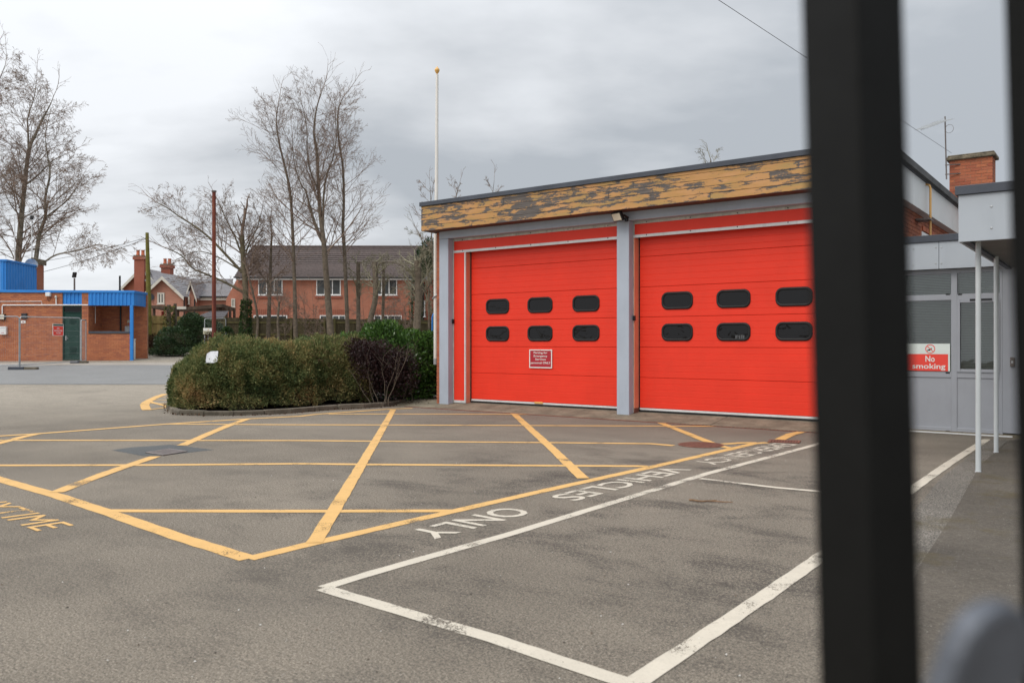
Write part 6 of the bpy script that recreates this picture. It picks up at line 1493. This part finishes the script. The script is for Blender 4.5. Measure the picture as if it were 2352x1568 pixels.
blob_shrub('purple_shrub', 'dark purple leaved shrub between the clipped hedge and the laurel', [(A_(868, 19.7), 19.7, 0.90, (0.58, 0.5, 0.66)), (A_(918, 20.0), 20.0, 0.78, (0.45, 0.5, 0.62)), (A_(838, 19.8), 19.8, 1.12, (0.42, 0.5, 0.45)), (A_(815, 20.0), 20.0, 1.25, (0.3, 0.4, 0.33)), (A_(880, 19.9), 19.9, 0.42, (0.70, 0.4, 0.42))], 12000, 0.055, M['purple'], 6, None, None, 0.55,
    stems=[(862, 19.5, 1.2, -0.6), (880, 19.4, 1.2, 0.1), (884, 19.4, 1.3, 0.4), (888, 19.45, 1.2, 0.8), (870, 19.5, 1.1, -1.0), (892, 19.4, 1.3, 1.3), (855, 19.5, 0.9, -1.4)], inset=0.95)
blob_shrub('dark_shrub', 'dark evergreen shrub behind the hedge near the utility pole', [(A_(410, 42), 42, gz(42) + 0.65, (1.15, 0.9, 0.85)), (A_(448, 42.5), 42.5, gz(42) + 0.95, (1.05, 0.9, 1.0)), (A_(437, 42.3), 42.3, gz(42) + 1.35, (0.65, 0.6, 0.85)), (A_(480, 43), 43, gz(42) + 0.9, (0.9, 0.8, 0.95)), (A_(388, 41.5), 41.5, gz(41) + 0.45, (0.7, 0.6, 0.5))], 16000, 0.10, M['evergreen'], 7, M['hedge_core'], width=0.5)
blob_shrub('small_evergreen', 'small green seedling shrub against the dark fence', [(A_(522, 41.5), 41.5, gz(41.5) + 0.95, (0.34, 0.3, 0.5)), (A_(525, 41.5), 41.5, gz(41.5) + 0.5, (0.26, 0.25, 0.5))], 1300, 0.10, M['ivy'], 8, None)
blob_shrub('brown_shrub', 'withered brown shrub beside the faded warning sign', [(A_(492, 40.5), 40.5, gz(40.5) + 0.75, (0.52, 0.4, 0.5)), (A_(505, 40.5), 40.5, gz(40.5) + 0.5, (0.5, 0.4, 0.4))], 1800, 0.07, M['brown_leaf'], 9, None, inset=0.8)
blob_shrub('bramble_scrub', 'brown bramble scrub at the foot of the utility pole', [(A_(352, 43.5), 43.5, gz(43.5) + 0.45, (0.8, 0.6, 0.6)), (A_(378, 43), 43, gz(43) + 0.35, (0.9, 0.6, 0.5))], 4200, 0.085, M['brown_leaf'], 10, None, inset=0.9, tint_f=lambda P, l, g: np.clip(g.normal(0.4, 0.3, len(P)), 0, 1))
blob_shrub('low_green_scrub', 'low green ground shrub along the verge behind the hut', [(A_(360, 42.2), 42.2, gz(42.2) + 0.12, (0.8, 0.4, 0.28)), (A_(385, 41.8), 41.8, gz(41.8) + 0.12, (0.8, 0.4, 0.25)), (A_(425, 41.2), 41.2, gz(41.2) + 0.15, (0.9, 0.4, 0.3))], 2600, 0.08, M['evergreen'], 11, None, inset=0.8)
blob_shrub('conifer', 'dark conifer behind the station corner', [(A_(990, 56), 56, 4.0, (1.5, 1.2, 2.5)), (A_(1000, 56), 56, 6.0, (1.6, 1.2, 2.4)), (A_(984, 56), 56, 6.6, (0.7, 0.7, 1.9)), (A_(996, 56), 56, 2.0, (1.6, 1.3, 2.0))], 9000, 0.22, M['evergreen'], 12, M['hedge_core'], width=0.3, cat='tree', tint_f=lambda P, l, g: np.clip(0.2 + 0.12 * l + g.normal(0, 0.12, len(P)), 0, 1))
# ivy covered stumps before the light fence
def stump(label, px, b, yt, r, seed, leafy):
    p = at(px, 787, b); z0 = gz(b); zt = H + (787 - yt) / F * b - z0; o = thing('tree_stump', label, 'tree stump', (p.x, p.y, z0), TH); rng = random.Random(seed)
    MB().tube([(0, 0, 0), (0.03, 0, zt * 0.4), (-0.02, 0.02, zt * 0.8), (0, 0, zt)], [r * 1.2, r, r * 0.95, r * 0.85], 9).build('trunk', M['bark'], o, smooth=True)
    if leafy:
        g = np.random.default_rng(seed); n = 500; h = g.uniform(0.6, zt, n); a = g.uniform(0, 6.28, n); rr = r + 0.16 * g.random(n)
        leaves('ivy', np.stack([np.cos(a) * rr, np.sin(a) * rr, h], axis=1), np.stack([np.cos(a), np.sin(a), 0 * a], axis=1), 0.11, M['ivy_pale'], g.random(n), o, g, 0.7)
M['ivy_pale'] = leaf_mat('pale_ivy_leaves', [(0.0, (0.04, 0.05, 0.015)), (0.6, (0.11, 0.12, 0.03)), (1.0, (0.22, 0.24, 0.05))])
stump('ivy covered tree stump in front of the light fence', 388, 44.5, 700, 0.12, 3, True); stump('bare grey tree stump beside the ivy covered one', 402.5, 44.8, 697, 0.10, 4, False)

# ------------------------------------------------------------------ small things on the ground
def stick():
    a, b = G(1582, 1151.6), G(1683, 1156); o = thing('fallen_stick', 'thin brown stick lying on the parking bay', 'stick', (a.x, a.y, 0.0)); d = b - a; L_ = d.length; d.normalize(); s = Vector((-d.y, d.x, 0)); rng = random.Random(2)
    P = [d * (L_ * k / 9) + s * rng.uniform(-0.02, 0.02) + Vector((0, 0, 0.014)) for k in range(10)]
    MB().tube(P, [0.009, 0.010, 0.009, 0.009, 0.008, 0.008, 0.007, 0.006, 0.005, 0.004], 6).build('twig', M['stick'], o, smooth=True)
    MB().tube([P[4], P[4] + s * 0.07 + d * 0.08], [0.005, 0.003], 5).build('side_twig', M['stick'], o)
stick()
def litter():
    """scattered grit, leaves and pale stone chips on the yard"""
    g = np.random.default_rng(17); n = 420; V, Q, T = [], [], []
    px = g.uniform(-50, 2400, n); py = 800 + (1568 - 800) * g.random(n) ** 0.7 * 0.98 + 130
    k = 0
    for x, y in zip(px, py):
        if y < 945 or y > 1560: continue
        p = G(x, y); s = g.uniform(0.002, 0.006); z = gzw(p)
        a = g.uniform(0, 6.28); u = np.array([math.cos(a), math.sin(a), 0]) * s; v = np.array([-math.sin(a), math.cos(a), 0]) * s * 0.7; h = np.array([0, 0, s * 0.8]); c = np.array([p.x, p.y, z + 0.002])
        pts = [c - u - v, c + u - v, c + u + v, c - u + v, c - u * 0.5 - v * 0.5 + h, c + u * 0.5 - v * 0.5 + h, c + u * 0.5 + v * 0.5 + h, c - u * 0.5 + v * 0.5 + h]
        V += pts; Q += [(k, k + 1, k + 5, k + 4), (k + 1, k + 2, k + 6, k + 5), (k + 2, k + 3, k + 7, k + 6), (k + 3, k, k + 4, k + 7), (k + 4, k + 5, k + 6, k + 7)]; T += [g.random()] * 5; k += 8
    m, t = newmat('grit'); t.set(Base_Color=t.ramp(t.attr('tint'), (0.0, (0.03, 0.025, 0.02)), (0.45, (0.14, 0.10, 0.07)), (0.8, (0.34, 0.32, 0.28)), (1.0, (0.62, 0.60, 0.56))), Roughness=0.9)
    o = link('grit', np_mesh('grit', V, Q, T), m); tag(o, 'grit, stone chips and leaf fragments scattered over the tarmac', 'grit', kind='stuff')
    n = 1100; V, Q, T = [], [], []                                # dead leaves along the kerb and in the bed
    pts = []; P0 = [G(*p) for p in KP]
    for _ in range(n):
        if g.random() < 0.30:
            i = g.integers(0, len(P0) - 1); p = P0[i].lerp(P0[i + 1], g.random()) + c2w(g.normal(0, 0.05), -abs(g.normal(0, 0.08))); z = gzw(p) + 0.006
        else:
            p = G(g.uniform(820, 985), 905 + 30 * g.random()); p = p + c2w(0, g.uniform(0.1, 0.7)); z = gzw(p) + 0.055 + 0.02 * g.random()
        pts.append((p.x, p.y, z))
    o2 = leaves('leaf_litter', np.array(pts), np.tile(np.array([[0.3, 0.3, 0.15]]), (len(pts), 1)), 0.045, M['brown_leaf'], g.random(len(pts)), None, g, 0.6, spread=0.7); tag(o2, 'dead brown leaves lying along the kerb and under the shrubs', 'leaf litter', kind='stuff')
litter()
